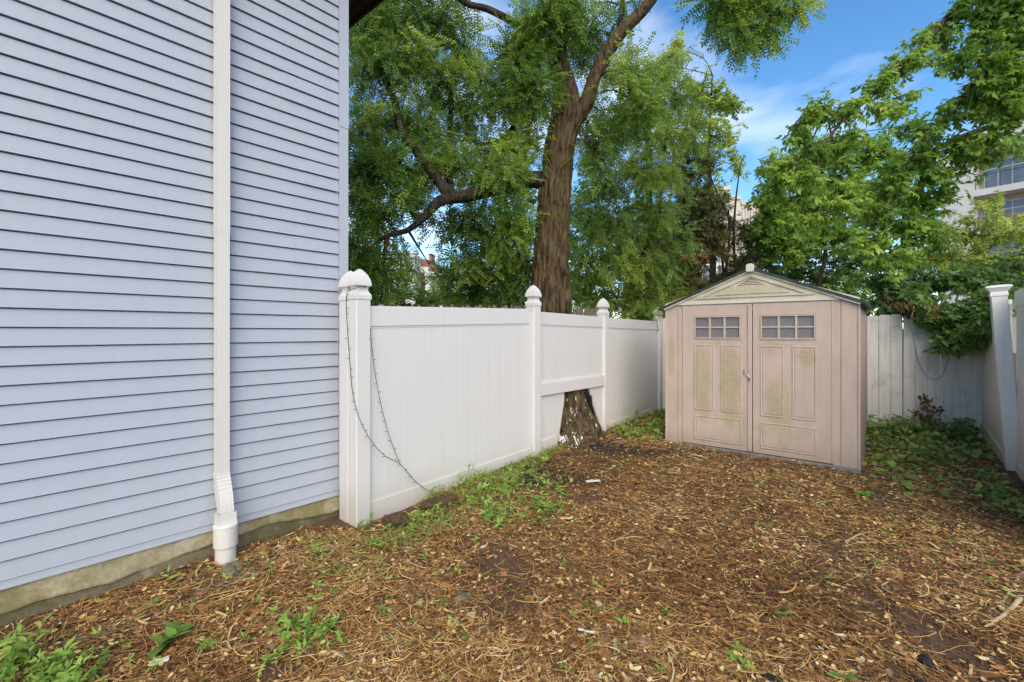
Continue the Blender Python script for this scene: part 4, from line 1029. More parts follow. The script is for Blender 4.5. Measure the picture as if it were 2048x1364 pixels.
link('cornice', bm_done(bm, 'cornice'), M['white_paint'], wh)
link('wall', box_mesh('wall', .36, lx(1030), .25, 5, 0, zU), M['white_paint'], wh)
tag(link('siding', stepped_siding('siding', .36, lx(1030), .1, zU-.1, .125, .248), M['white_paint'], wh), kind='stuff')
link('cornice', box_mesh('cornice', .40, lx(1032), .02, .5, zU, zU+.16), M['white_paint'], wh)
link('parapet', box_mesh('parapet', lx(838), lx(855), .15, .6, zU+.163, lz(533)), M['white_paint'], wh)
for x0, x1, zt_ in ((.02, lx(846), lz(513)), (lx(846)+.003, lx(858), lz(522)), (lx(858)+.003, lx(872), lz(527))):
    link('party_wall', box_mesh('party_wall', x0, x1, .8, 5.2, zU-1.0, zt_, .01), M['brick'], wh)
ch = link('chimney', box_mesh('chimney', lx(842), lx(848), 1.2, 1.7, lz(514), lz(500), .01), M['brick'], wh)
link('chimney_cap', box_mesh('chimney_cap', lx(840.5), lx(849.5), 1.12, 1.78, lz(500)+.002, lz(498), .01), M['brick'], ch)

dB = 46.0
ob = P(1440, 663, dB); tb = thing('beige_building', 'pale beige building glimpsed through the juniper above the shed', 'building', (ob.x, ob.y, 0), math.radians(8))
def lx(px): return (px-1440)/FPX*dB
def lz(py): return H - (py-HY)/FPX*dB
m = simple('pale_beige_stucco', (.55, .50, .43), .9, .08, .8)
for x0, x1, zt_ in ((lx(1405), lx(1462), lz(380)), (lx(1462)+.01, lx(1484), lz(398)), (lx(1484)+.02, lx(1535), lz(408))):
    link('wall', box_mesh('wall', x0, x1, 0, 8, 0, zt_), m, tb)
    link('parapet', box_mesh('parapet', x0+.01, x1-.01, -.15, 8.1, zt_+.003, zt_+.35), m, tb)
for k in range(8): link('rib', box_mesh('rib', lx(1488)+k*.3, lx(1488)+k*.3+.12, -.1, -.004, lz(440), lz(410)), m, tb)
for px in (1418, 1440):
    for py in (500, 545):
        w = link('window', box_mesh('window', lx(px)-.5, lx(px)+.5, -.05, -.005, lz(py)-.8, lz(py)+.8), M['white_paint'], tb)
        link('pane', box_mesh('pane', lx(px)-.42, lx(px)+.42, -.06, -.052, lz(py)-.72, lz(py)+.72), M['glass'], w)
dR = 30.0
ob = P(1410, 663, dR); rb_ = thing('brick_building', 'orange-red building with white trim glimpsed left of the shed peak', 'building', (ob.x, ob.y, 0), math.radians(14))
def lx(px): return (px-1410)/FPX*dR
def lz(py): return H - (py-HY)/FPX*dR
m = simple('orange_red_render', (.42, .10, .05), .85, .2, 2)
link('wall', box_mesh('wall', lx(1340), lx(1436), 0, 6, 0, lz(455)), m, rb_)
link('cornice', box_mesh('cornice', lx(1338), lx(1438), -.2, 6.1, lz(455)+.003, lz(447)), M['white_paint'], rb_)
link('corner_board', box_mesh('corner_board', lx(1433), lx(1439), -.06, .4, 0, lz(456)), M['white_paint'], rb_)
for px in (1362, 1386, 1412):
    for py in (492, 545):
        w = link('window', box_mesh('window', lx(px)-.3, lx(px)+.3, -.05, -.005, lz(py)-.55, lz(py)+.55), M['white_paint'], rb_)
        link('pane', box_mesh('pane', lx(px)-.24, lx(px)+.24, -.06, -.052, lz(py)-.48, lz(py)+.48), M['glass'], w)

# balcony building at far right
dC = 32.0
co = P(1946, 663, dC); cz = math.atan2(-.835, .55)
cb_ = thing('apartment_building', 'cream apartment building with white balconies at the far right', 'building', (co.x, co.y, 0), cz)
def czz(py, d=dC): return H - (py-HY)/FPX*d
m_c = simple('cream_stucco', (.47, .425, .355), .9, .07, .7); m_w = simple('white_balcony_render', (.60, .575, .53), .8, .06, .7)
FL = 2.9; zs = czz(382)                                    # balcony slab level
link('wing_wall', box_mesh('wing_wall', -1.7, 0, 0, 7, 0, czz(300)), m_w, cb_)
link('wall', box_mesh('wall', .003, 9, 1.5, 8, 0, czz(268)), m_c, cb_)
link('roof_slab', box_mesh('roof_slab', -.2, 9, -.2, 8.2, czz(298), czz(268)), m_w, cb_)
for k in (-2, -1, 0):
    z = zs + k*FL
    bal = link('balcony', box_mesh('balcony', .004, 9, .0, 1.497, z-.4, z+.02), m_w, cb_)
    mt = simple('railing_paint', (.06, .06, .06), .5) if k == 0 else simple('railing_wood', (.30, .13, .08), .7)
    link('railing', box_mesh('railing', .05, 9, .04, .09, z+.95, z+1.0), mt, bal)
    step = .11 if k < 0 else 1.2
    pm = box_mesh('baluster', 0, .035, .05, .08, z+.03, z+.949)
    for i in range(int(5.2/step)): link('baluster', pm, mt, bal, (.1+i*step, 0, 0))
    if k == 0:
        for q in range(4): link('railing', box_mesh('railing', .05, 9, .055, .07, z+.2+q*.18, z+.215+q*.18), mt, bal)
    for wx, ww, pn in ((.25, 2.1, 3), (3.2, 2.0, 3)):
        w = link('window', box_mesh('window', wx, wx+ww, 1.42, 1.496, z+.05, z+2.15), m_w, cb_)
        for i in range(pn):
            a0 = wx+.06+i*(ww-.06)/pn; a1 = wx+(i+1)*(ww-.06)/pn
            link('pane', box_mesh('pane', a0, a1, 1.405, 1.418, z+.12, z+1.55), M['glass'], w)
            link('pane', box_mesh('pane', a0, a1, 1.405, 1.418, z+1.63, z+2.08), M['glass'], w)

# ------------------------------------------------------------------ litter on the ground
lr = np.random.default_rng(101)
def bare(x, y):                                         # trodden patches where the litter lies thin
    n = fbm(np.stack([x*1.9+5, y*1.9, 0*x+1.7], -1), 3); return np.clip((n-.52)*7, 0, 1)
def yard_points(n, pw=1.0, xr=(-3.1, 6.9), yr=(1.5, 8.4), m=.03, soilcut=.8, barecut=.82):
    out = []; tot = 0
    while tot < n:
        x = lr.uniform(*xr, n*2); y = lr.uniform(*yr, n*2)
        d = np.hypot(x, y); keep = lr.random(n*2) < (1.9/np.maximum(d, 1.9))**pw
        keep &= np.abs(x) < y*1.16 + .3
        keep &= in_yard(x, y, m)
        keep &= lr.random(n*2) > np.maximum(dark_soil(x, y)*soilcut, bare(x, y)*barecut)
        out.append(np.stack([x[keep], y[keep]], -1)); tot += keep.sum()
    p = np.concatenate(out)[:n]
    return np.stack([p[:, 0], p[:, 1], gz(p[:, 0], p[:, 1])], -1)
def flat_axes(n, tilt):
    a = lr.uniform(0, 2*np.pi, n); ax = np.stack([np.cos(a), np.sin(a), lr.normal(size=n)*tilt], -1)
    up = np.stack([lr.normal(size=n)*.3, lr.normal(size=n)*.3, np.ones(n)], -1); return ax, up
def straw_t(L, w, bend, seed):
    r = random.Random(seed); V, F = [], []; n = 4
    for i in range(n+1):
        x = L*(i/n-.5); y = bend*((i/n-.5)**2)*4; z = .12*L*(.25-(i/n-.5)**2)*r.uniform(.3, 1.2)
        V += [(x, y-w/2, z), (x, y+w/2, z + w*.3)]
    for i in range(n): F += [(2*i, 2*i+2, 2*i+3), (2*i, 2*i+3, 2*i+1)]
    return np.array(V), np.array(F)
def chip_t(L, w, curl, seed):
    r = random.Random(seed)
    V = np.array([(-L/2, r.uniform(-.2, .2)*w, 0), (-L*.1, -w/2, curl*r.uniform(.3, 1)), (L/2, r.uniform(-.2, .2)*w, curl*r.uniform(-.3, .6)), (L*.1, w/2, curl*r.uniform(.3, 1)), (0, 0, 0)])
    return V, np.array([(0, 1, 4), (1, 2, 4), (2, 3, 4), (3, 0, 4)])
def oval_t(L, w, cup, seed):
    r = random.Random(seed); V = [(0, 0, 0)]; n = 8
    for i in range(n):
        a = 2*math.pi*i/n; V.append((L/2*math.cos(a)*(1.1 if i == 0 else 1), w/2*math.sin(a), cup*(math.cos(a)**2)*r.uniform(.5, 1.2)))
    return np.array(V), np.array([(0, 1+i, 1+(i+1) % n) for i in range(n)])
def litter(name, label, cat, n, tm, mat, pw, tilt, lift, smin=.6, smax=1.3, **kw):
    p = yard_points(n, pw, **kw); p[:, 2] += lr.random(n)**2 * lift + .002
    ax, up = flat_axes(n, tilt); wh_ = lr.integers(0, len(tm), n); sc = lr.uniform(smin, smax, n)
    rnd = np.clip(lr.random(n)*.75 + .5*(fbm(np.stack([p[:, 0]*1.5, p[:, 1]*1.5, 0*p[:, 0]], -1), 2)-.25), 0, 1)
    parts = [scatter(t, p[wh_ == k], ax[wh_ == k], up[wh_ == k], sc[wh_ == k], rnd[wh_ == k]) for k, t in enumerate(tm)]
    V, F, A = merge(parts)
    return tag(link(name, np_mesh(name, V, [F], {'rnd': A}), mat), label, cat, kind='stuff')
m_straw = leaf_mat('dry_straw', [(0, (.035, .018, .009)), (.3, (.125, .062, .025)), (.58, (.315, .15, .048)), (.8, (.46, .30, .125)), (1, (.64, .54, .36))], 0, .75, 1.45)
m_chip = leaf_mat('brown_leaf_crumbs', [(0, (.03, .014, .008)), (.4, (.10, .045, .02)), (.68, (.26, .115, .044)), (.88, (.38, .25, .14)), (1, (.50, .43, .33))], 0, .8, 1.5)
m_yel = leaf_mat('fallen_yellow_leaflets', [(0, (.42, .20, .07)), (.3, (.55, .36, .13)), (.65, (.66, .52, .26)), (1, (.74, .68, .50))], .1, .6, 1.05)
litter('straw_litter', 'brown pine needles and dry straw strewn over the whole yard floor', 'litter', 85000, [straw_t(.06, .0022, .003, 1), straw_t(.095, .0024, -.004, 2), straw_t(.04, .0024, .001, 3), straw_t(.14, .0026, .010, 4), straw_t(.11, .0024, .022, 5)], m_straw, 1.2, .10, .022)
litter('leaf_crumb_litter', 'reddish brown crumbled leaves and bark covering the yard floor', 'litter', 48000, [chip_t(.018, .010, .004, 5), chip_t(.013, .009, .003, 6), chip_t(.028, .011, .008, 7), chip_t(.022, .015, .006, 8)], m_chip, 1.2, .18, .016, soilcut=.55)
litter('yellow_leaf_litter', 'small pale yellow fallen leaflets scattered over the yard floor', 'litter', 9500, [oval_t(.030, .017, .004, 9), oval_t(.024, .015, .003, 10), oval_t(.038, .018, .006, 11)], m_yel, .75, .15, .024, .6, 1.15, soilcut=.6)
litter('bark_strip_litter', 'pale dry stalks and bark strips lying on the yard floor', 'litter', 650, [straw_t(.16, .007, .02, 21), straw_t(.24, .006, -.03, 22), straw_t(.10, .011, .004, 23)], m_yel, 1.1, .05, .02, .5, 1.2)
litter('grey_leaf_litter', 'dull grey-green dried leaf scraps among the straw', 'litter', 800, [chip_t(.045, .028, .012, 34), oval_t(.04, .022, .01, 35), chip_t(.03, .02, .008, 36)], leaf_mat('grey_green_dry_leaf', [(0, (.17, .14, .07)), (.5, (.30, .26, .15)), (1, (.48, .43, .30))], .1, .7, 1.0), 1.0, .2, .02)
litter('curled_leaf_litter', 'larger curled brown dead leaves among the straw', 'litter', 1300, [chip_t(.07, .045, .02, 31), chip_t(.055, .04, .015, 32), oval_t(.06, .035, .015, 33)], m_chip, 1.1, .2, .014)

# ------------------------------------------------------------------ ground cover
def lobed_t(s, seed):
    r = random.Random(seed); V = [(0, 0, 0)]
    for a, q in ((-150, .5), (-110, .75), (-75, .55), (-45, .85), (-22, .65), (0, 1.05), (22, .65), (45, .85), (75, .55), (110, .75), (150, .5)):
        a = math.radians(a); V.append((s*.5 + s*.55*q*math.cos(a), s*.6*q*math.sin(a), s*r.uniform(-.08, .06)))
    V[0] = (s*.42, 0, s*.06)
    return np.array(V), np.array([(0, 1+i, 2+i) for i in range(10)] + [(0, 11, 1)])
def patch_points(poly, n, z=.06, margin=.02):
    """random points of the yard floor inside a photo polygon"""
    P_ = np.array([tuple(G(px, py, z))[:2] for px, py in poly]); mn, mxx = P_.min(0), P_.max(0); out = []; tot = 0; it = 0
    while tot < n and it < 60:
        q = lr.uniform(mn, mxx, (n*3, 2)); ins = np.zeros(len(q), bool); j = len(P_)-1; it += 1
        for i in range(len(P_)):
            xi, yi = P_[i]; xj, yj = P_[j]
            c_ = ((yi > q[:, 1]) != (yj > q[:, 1])) & (q[:, 0] < (xj-xi)*(q[:, 1]-yi)/(yj-yi+1e-12)+xi); ins ^= c_; j = i
        ins &= in_yard(q[:, 0], q[:, 1], margin); out.append(q[ins]); tot += ins.sum()
    q = np.concatenate(out)[:n]; return np.stack([q[:, 0], q[:, 1], gz(q[:, 0], q[:, 1])], -1)
def cover(name, label, cat, patches, tm, mat, size, h, upr=.5, tilt=.35, clump=None):
    Vp = []
    for poly, n, hh in patches:
        p = patch_points(poly, n)
        if clump:
            f = fbm(np.stack([p[:, 0]*clump, p[:, 1]*clump, 0*p[:, 0]+7], -1), 2); keep = f > np.quantile(f, .45); p = p[keep]
        k = len(p); p[:, 2] += .01 + hh*lr.random(k)**1.4
        a = lr.uniform(0, 2*np.pi, k); ax = np.stack([np.cos(a), np.sin(a), lr.normal(size=k)*tilt], -1)
        up = np.stack([lr.normal(size=k)*upr, lr.normal(size=k)*upr - .25, np.ones(k)], -1); w_ = lr.integers(0, len(tm), k); sc = lr.uniform(.55, 1.25, k)*size
        rnd = np.clip(lr.normal(size=k)*.22 + .45, 0, 1)
        Vp += [scatter(t, p[w_ == q], ax[w_ == q], up[w_ == q], sc[w_ == q], rnd[w_ == q]) for q, t in enumerate(tm) if (w_ == q).any()]
    V, F, A = merge(Vp); return tag(link(name, np_mesh(name, V, [F], {'rnd': A}), mat), label, cat, kind='stuff')
ivy_t = [lobed_t(.07, k) for k in range(4)]
cover('ivy_groundcover', 'dark green ivy carpet below the back fence right of the shed', 'ivy',
      [([(1733, 852), (1960, 858), (2000, 905), (1990, 930), (1880, 925), (1800, 940), (1735, 935)], 900, .11), ([(1733, 850), (1960, 858), (1965, 880), (1735, 878)], 650, .24),
       ([(1740, 930), (1900, 925), (2020, 960), (2040, 1000), (1950, 1010), (1840, 985), (1760, 975)], 150, .06), ([(1960, 930), (2046, 985), (2046, 1040), (1960, 1010)], 100, .08)],
      ivy_t, M['leaf_ivy'], 1.0, .2)
sp_t = [cluster(5, .045, .018, .02, 60+k, -.2) for k in range(3)] + [cluster(6, .03, .018, .015, 70, -.1)]
cover('weed_groundcover', 'low fresh green weeds along the foot of the white fence', 'weeds',
      [([(760, 1062), (860, 1000), (1060, 915), (1110, 905), (1080, 950), (960, 1010), (880, 1040), (800, 1085)], 330, .06), ([(960, 985), (1120, 955), (1150, 1010), (1060, 1045), (960, 1045)], 150, .05),
       ([(1225, 862), (1330, 830), (1345, 885), (1290, 885), (1240, 885)], 330, .10), ([(0, 1270), (90, 1300), (200, 1300), (200, 1364), (0, 1364)], 110, .06), ([(540, 1230), (690, 1205), (690, 1270), (560, 1300)], 60, .05)],
      sp_t, M['leaf_weed'], 1.0, .1, .5, .6)
blade = [straw_t(.10, .004, .02, 40), straw_t(.07, .0035, -.012, 41), straw_t(.13, .004, .03, 42)]
m_grass = leaf_mat('pale_green_grass', [(0, (.10, .12, .03)), (.5, (.20, .21, .055)), (1, (.36, .31, .12))], .2, .6, 1.2)
cover('grass_tufts', 'yellowing thin grass beside the first white fence panel', 'grass',
      [([(745, 1075), (860, 1005), (1080, 908), (1110, 915), (1000, 985), (900, 1050), (800, 1095)], 1300, .04), ([(600, 1060), (760, 1060), (780, 1150), (600, 1140)], 350, .015), ([(1090, 885), (1110, 880), (1130, 905), (1080, 930)], 300, .06)],
      blade, m_grass, 1.0, .05, .6, .7)
p = yard_points(1100, .6, soilcut=0); k = len(p); p[:, 2] += .012
a = lr.uniform(0, 6.28, k); ax = np.stack([np.cos(a), np.sin(a), .3+0*a], -1); up = np.stack([lr.normal(size=k)*.4, lr.normal(size=k)*.4, np.ones(k)], -1)
f = fbm(np.stack([p[:, 0]*.9, p[:, 1]*.9, 0*p[:, 0]+3], -1), 2); s_ = f > np.quantile(f, .3)
wq = lr.integers(0, 4, k); V, F, A = merge([scatter(sp_t[q], p[s_ & (wq == q)], ax[s_ & (wq == q)], up[s_ & (wq == q)], lr.uniform(.4, 1.0, (s_ & (wq == q)).sum())) for q in range(4)])
tag(link('seedling_weeds', np_mesh('seedling_weeds', V, [F], {'rnd': A}), M['leaf_weed']), 'tiny green seedlings sprouting through the straw', 'weeds', kind='stuff')

# ------------------------------------------------------------------ single weeds
def leaf_blade(L, w, rnd, arch=.25, seed=0, serr=0.0):
    r = random.Random(seed); n = 7; V, F = [], []
    for i in range(n+1):
        t = i/n; x = L*t; wid = w*.5*(math.sin(math.pi*min(1, t*.93+.04))**.8)*(1-.35*t) + .0006
        if serr and 0 < i < n: wid *= 1 + serr*(1 if i % 2 else -1)
        z = arch*L*(t - 1.3*t*t)
        V += [(x, -wid, z + wid*.28), (x, 0, z), (x, wid, z + wid*.28)]
    for i in range(n):
        o = 3*i; F += [(o, o+3, o+4, o+1), (o+1, o+4, o+5, o+2)]
    return np_mesh('leaf', np.array(V), [np.array(F)], {'rnd': np.full(len(V), rnd)}, smooth=True)
LEAF = {}
def leafset(kind):
    if kind not in LEAF:
        L, w, arch, serr, lo, hi = {'lance': (.09, .026, .2, 0, .35, .95), 'broad': (.085, .055, .2, .06, .1, .7), 'small': (.032, .017, .1, 0, .2, .8), 'heart': (.12, .085, .12, .07, .05, .4)}[kind]
        LEAF[kind] = [leaf_blade(L*random.uniform(.85, 1.1), w, lo + (hi-lo)*k/4, arch, k, serr) for k in range(5)]
        for me in LEAF[kind]: me.materials.append(M['leaf_weed'])
    return LEAF[kind]
m_stem = simple('weed_stem', (.13, .17, .05), .7, .2, 20)
def weed(label, px, py, kind, stems, h, nl, size=1.0, spread=.05, lean=.25, seed=0, z0=None):
    r = random.Random(seed+px); g = G(px, py, .03 if z0 is None else z0); g.z = float(gz(g.x, g.y))
    w = thing('weed_plant', label, 'weed', g, r.uniform(0, 6)); ls = leafset(kind)
    for s in range(stems):
        a = r.uniform(0, 6.28); b0 = Vector((math.cos(a), math.sin(a), 0))*spread*r.random()
        ln = Vector((math.cos(a), math.sin(a), 0))*lean*h*r.uniform(.3, 1.3); hh = h*r.uniform(.6, 1.1)
        tip = b0 + ln + Vector((0, 0, hh)); pts, rad = smooth_path([b0 - Vector((0, 0, .02)), b0 + ln*.35 + Vector((0, 0, hh*.55)), tip], [.0028*size, .0022*size, .001], 6)
        v, f = tube_arrays([(pts, rad)], 5); link('stem', np_mesh('stem', v, [f], smooth=True), m_stem, w)
        for q in range(nl):
            t = .25 + .75*(q+.6)/nl; i = min(4, int(t*5)); pos = Vector(pts[i]).lerp(Vector(pts[i+1]), t*5-i)
            sc = size*(1.15 - .55*t)*r.uniform(.8, 1.2)
            link('leaf', r.choice(ls), None, w, pos, (r.uniform(-.3, .3), -r.uniform(-.15, .55) - .4*(t > .9), q*2.4 + r.uniform(-.4, .4)), (sc, sc, sc))
    return w
weed('tall bright green weed clump in the bottom left corner', 12, 1330, 'lance', 7, .16, 8, .85, .11)
weed('small-leaved green weed beside the bottom left clump', 118, 1345, 'small', 9, .07, 9, 1.15, .11, .6)
weed('broad-leaved weed with a large dark leaf in front of the downspout', 345, 1268, 'heart', 3, .06, 4, .85, .05, .8)
weed('small pale weed just right of the broad-leaved weed', 405, 1290, 'small', 4, .05, 8, 1.0, .05, .5)
weed('sprig with two long leaves against the foundation left of the downspout', 338, 1158, 'lance', 1, .07, 4, .9, .01)
weed('leafy green weed in the middle of the foreground, below the house corner', 628, 1258, 'small', 8, .08, 10, 1.1, .09, .5)
weed('low green weed left of the middle foreground weed', 548, 1308, 'small', 5, .05, 9, 1.0, .06, .6)
weed('bright green weed growing between the downspout and the fence corner', 640, 1102, 'lance', 4, .07, 7, .62, .05, .9)
weed('bluish green sprig at the foot of the corner fence post', 733, 1058, 'broad', 2, .13, 9, .62, .05, .4)
weed('yellow-green weed just right of the corner fence post', 768, 1090, 'lance', 4, .08, 7, .7, .06, .7)
weed('tall dark weed standing against the first white fence panel', 925, 985, 'lance', 2, .19, 9, 1.0, .03, .2)
weed('drooping green weed beside the tall one at the white panel', 962, 975, 'lance', 3, .15, 8, .85, .05, .4)
weed('bushy green weed out from the white fence, left of the dark soil', 1005, 1032, 'lance', 9, .12, 8, .75, .14, .7)
weed('grey-green weed on the edge of the dark soil patch', 1088, 1022, 'broad', 6, .13, 8, .62, .10, .6)
weed('small weed at the back of the dark soil patch', 1075, 968, 'lance', 4, .10, 7, .7, .08, .6)
weed('weed leaning on the far white panel near the shed', 1270, 848, 'lance', 3, .20, 8, 1.1, .05, .4)
weed('pale green feathery weed between the trunk foot and the shed', 1238, 876, 'small', 9, .13, 10, 1.5, .16, .6)
weed('dark green weed beside the left foot of the shed', 1312, 868, 'lance', 6, .13, 8, 1.0, .12, .6)
weed('single bright leaf pair in the right foreground straw', 1570, 1228, 'broad', 1, .03, 3, .75, .01, .3)
weed('broad bright leaves at the bottom edge right of centre', 1690, 1352, 'heart', 1, .03, 3, .72, .01, .3)
weed('small green sprig in the centre foreground beside the flat stone', 1336, 1222, 'lance', 1, .04, 5, .5, .01, .3)
weed('trailing green weed at the bottom edge below the flat stone', 1478, 1315, 'broad', 3, .05, 5, .55, .08, .9)
weed('low weed in the straw in front of the right shed corner', 1735, 992, 'broad', 4, .06, 6, .75, .08, .8)
weed('weed patch in the straw near the leaning fence post', 1960, 985, 'broad', 6, .08, 6, .8, .16, .8)

# withered creeper on the back fence
dvn = G(1858, 868, .08); dv_t = thing('withered_creeper', 'withered brown creeper climbing the back fence out of the ivy', 'vine', dvn, 0)
paths = []; pos = []
for pts in (((1858, 868), (1856, 830), (1848, 800), (1846, 790)), ((1857, 850), (1868, 828), (1885, 818)), ((1857, 855), (1842, 835), (1828, 822)), ((1858, 845), (1856, 815), (1862, 800))):
    q = [P(px, py, 6.62) - dvn for px, py in pts]; pp_, rr_ = smooth_path(q, list(np.linspace(.006, .002, len(q))), 8); paths.append((pp_, rr_))
    for e in pp_[2:]: pos += [e + lr.normal(size=3)*.025 for _ in range(5)]
v, f = tube_arrays(paths, 4); tag(link('stem', np_mesh('stem', v, [f]), M['bark_thin'], dv_t), kind='stuff')
pos = np.array(pos); k = len(pos); V, F, A = scatter(ivy_t[0], pos, rand_unit(k, lr), rand_unit(k, lr), lr.uniform(.5, 1.0, k))
tag(link('foliage', np_mesh('foliage', V, [F], {'rnd': A}), M['leaf_dead'], dv_t), kind='stuff')
# brown seed bunches hanging from the creeper over the back fence
hang = thing('seed_bunches', 'brown dry seed bunches hanging over the top of the back fence', 'seeds', P(1835, 630, 6.35), 0); hb = np.array(hang.location)
for (px, py, n, sx, sy) in ((1800, 612, 34, 12, 16), (1775, 605, 20, 8, 14), (1868, 622, 46, 12, 16), (1850, 612, 26, 10, 10), (1822, 618, 22, 8, 12)):
    pos = np.array([np.array(P(px + lr.normal()*sx*.6, py + lr.normal()*sy*.6, 6.35 + lr.normal()*.05)) for _ in range(n)])
    V, F, A = scatter(chip_t(.06, .018, .01, 3), pos, np.stack([lr.normal(size=n)*.3, lr.normal(size=n)*.3, -np.ones(n)], -1), rand_unit(n, lr), lr.uniform(.6, 1.2, n))
    tag(link('bunch', np_mesh('bunch', V - hb, [F], {'rnd': A}), M['leaf_dead'], hang), kind='stuff')

# ------------------------------------------------------------------ string lights
m_cord = simple('dark_green_cord', (.05, .055, .05), .6); m_bulb = simple('tiny_clear_bulb', (.16, .16, .15), .3)
def string(label, base, strands, spacing, n=40):
    t = thing('string_lights', label, 'string lights', base, 0); b_ = np.array(tuple(base))
    for pts in strands:
        pp_, rr_ = smooth_path(pts, [.0026]*len(pts), n); v, f = tube_arrays([(pp_ - b_, rr_)], 5); link('cord', np_mesh('cord', v, [f]), m_cord, t)
        seg = np.linalg.norm(np.diff(pp_, axis=0), axis=1).cumsum(); d = spacing*.6
        while d < seg[-1]:
            i = int(np.searchsorted(seg, d)); a_ = random.choice((-1, 1)); q = pp_[i] - b_
            e = np.array([a_*.022, -.012, random.uniform(-.004, .012)])
            v, f = tube_arrays([([q, q + e*.6, q + e], [.0022, .003, .0022])], 5); link('bulb', np_mesh('bulb', v, [f]), m_bulb, t); d += spacing
    return t
fw = P1 + vy1*.045
def on_fence(px, py, off=.03): return P(px, py, (P1 + vy1*.024 + V1*hit(px, P1 + vy1*.024, V1)).y - off)
def on_postl(px, py): return P(px, py, (P1 + vy1*hit(px, P1, vy1)).y - .012)
string('dark light string draped from the corner post cap down the white panel', P(716, 720, P1.y),
       [[on_postl(694, 582), on_postl(692.5, 610), on_postl(695, 660), on_postl(700, 730), on_postl(706, 790), P(722, 845, P1.y-.03), on_fence(745, 885, .06), on_fence(770, 912, .05), on_fence(798, 926), on_fence(815, 945), on_fence(845, 975), on_fence(882, 988)],
        [on_fence(739, 632, .0), on_fence(741, 665), on_fence(748, 730), on_fence(758, 790), on_fence(772, 850), on_fence(785, 890), on_fence(799, 926)],
        [P(694, 582, P1.y+.02), P(713, 576, P1.y-.02), P(722, 572, P1.y+.02), P(733, 575, P1.y+.08)]], .085)
def on_back(px, py): return P(px, py, (BL + BV*hit(px, BL, BV)).y - .03)
string('thin light string looped on the back board fence above the creeper', on_back(1862, 700),
       [[on_back(1826, 665), on_back(1832, 705), on_back(1842, 735), on_back(1858, 755), on_back(1878, 757), on_back(1888, 742), on_back(1897, 715), on_back(1901, 690)]], .10)

# ------------------------------------------------------------------ things lying in the yard
def lump(name, label, cat, px, py, sx, sy, sz, mat, seed, sink=.4, sub=3, rough_=.35):
    bm = bmesh.new(); bmesh.ops.create_icosphere(bm, subdivisions=sub, radius=1.0)
    V = np.array([v.co for v in bm.verts]); nn = fbm(V*1.6 + seed, 3) - .42; n2 = fbm(V*5 + seed, 2) - .37
    V = V*(1 + rough_*nn*2 + rough_*.5*n2)[:, None]*np.array([sx, sy, sz])
    for v, c in zip(bm.verts, V): v.co = c
    me = bm_done(bm, name); g = G(px, py, .03); g.z = float(gz(g.x, g.y)) + sz*(1-sink*2)
    return tag(link(name, me, mat, None, g, (0, 0, seed)), label, cat)
m_stone = simple('reddish_brown_stone', (.27, .165, .105), .9, .2, 25, .5); m_coal = simple('black_charcoal', (.012, .011, .011), .7, .4, 40, .5)
m_conc = simple('mossy_concrete_lump', (.15, .13, .085), .95, .35, 18, .6)
lump('flat_stone', 'flat reddish brown stone in the centre foreground', 'stone', 1278, 1278, .075, .05, .018, m_stone, 1)
lump('flat_stone', 'small reddish stone left of the flat foreground stone', 'stone', 1213, 1276, .045, .03, .014, m_stone, 2)
lump('flat_stone', 'half-buried brown stone behind the flat foreground stone', 'stone', 1290, 1238, .07, .035, .012, m_stone, 3)
lump('charcoal_lump', 'round black charcoal lump in the right foreground', 'charcoal', 1850, 1314, .038, .03, .024, m_coal, 4, .3)
lump('charcoal_lump', 'black charcoal lump at the bottom edge below the round one', 'charcoal', 1835, 1354, .035, .025, .02, m_coal, 5, .3)
lump('charcoal_lump', 'black charcoal lump at the bottom edge left of the bright broad leaves', 'charcoal', 1545, 1352, .045, .025, .018, m_coal, 6, .3)
lump('concrete_lump', 'crusty mossy concrete lump in the left of the foreground straw', 'concrete', 922, 1192, .055, .04, .022, m_conc, 7, .48, 4, .9)
lump('concrete_lump', 'concrete lump at the foot of the drain pipe', 'concrete', 460, 1136, .09, .06, .03, m_conc, 8, .47, 4, .7)
clod_m = simple('dark_rooty_soil', (.075, .045, .024), 1.0, .5, 30, .9)
lump('soil_clod', 'dark rooty soil clod against the white fence near the corner post', 'soil', 790, 1048, .10, .07, .06, clod_m, 9, .3, 4, .8)
lump('soil_clod', 'low dark soil clod further along the white fence', 'soil', 880, 1018, .14, .08, .05, clod_m, 10, .4, 4, .7)
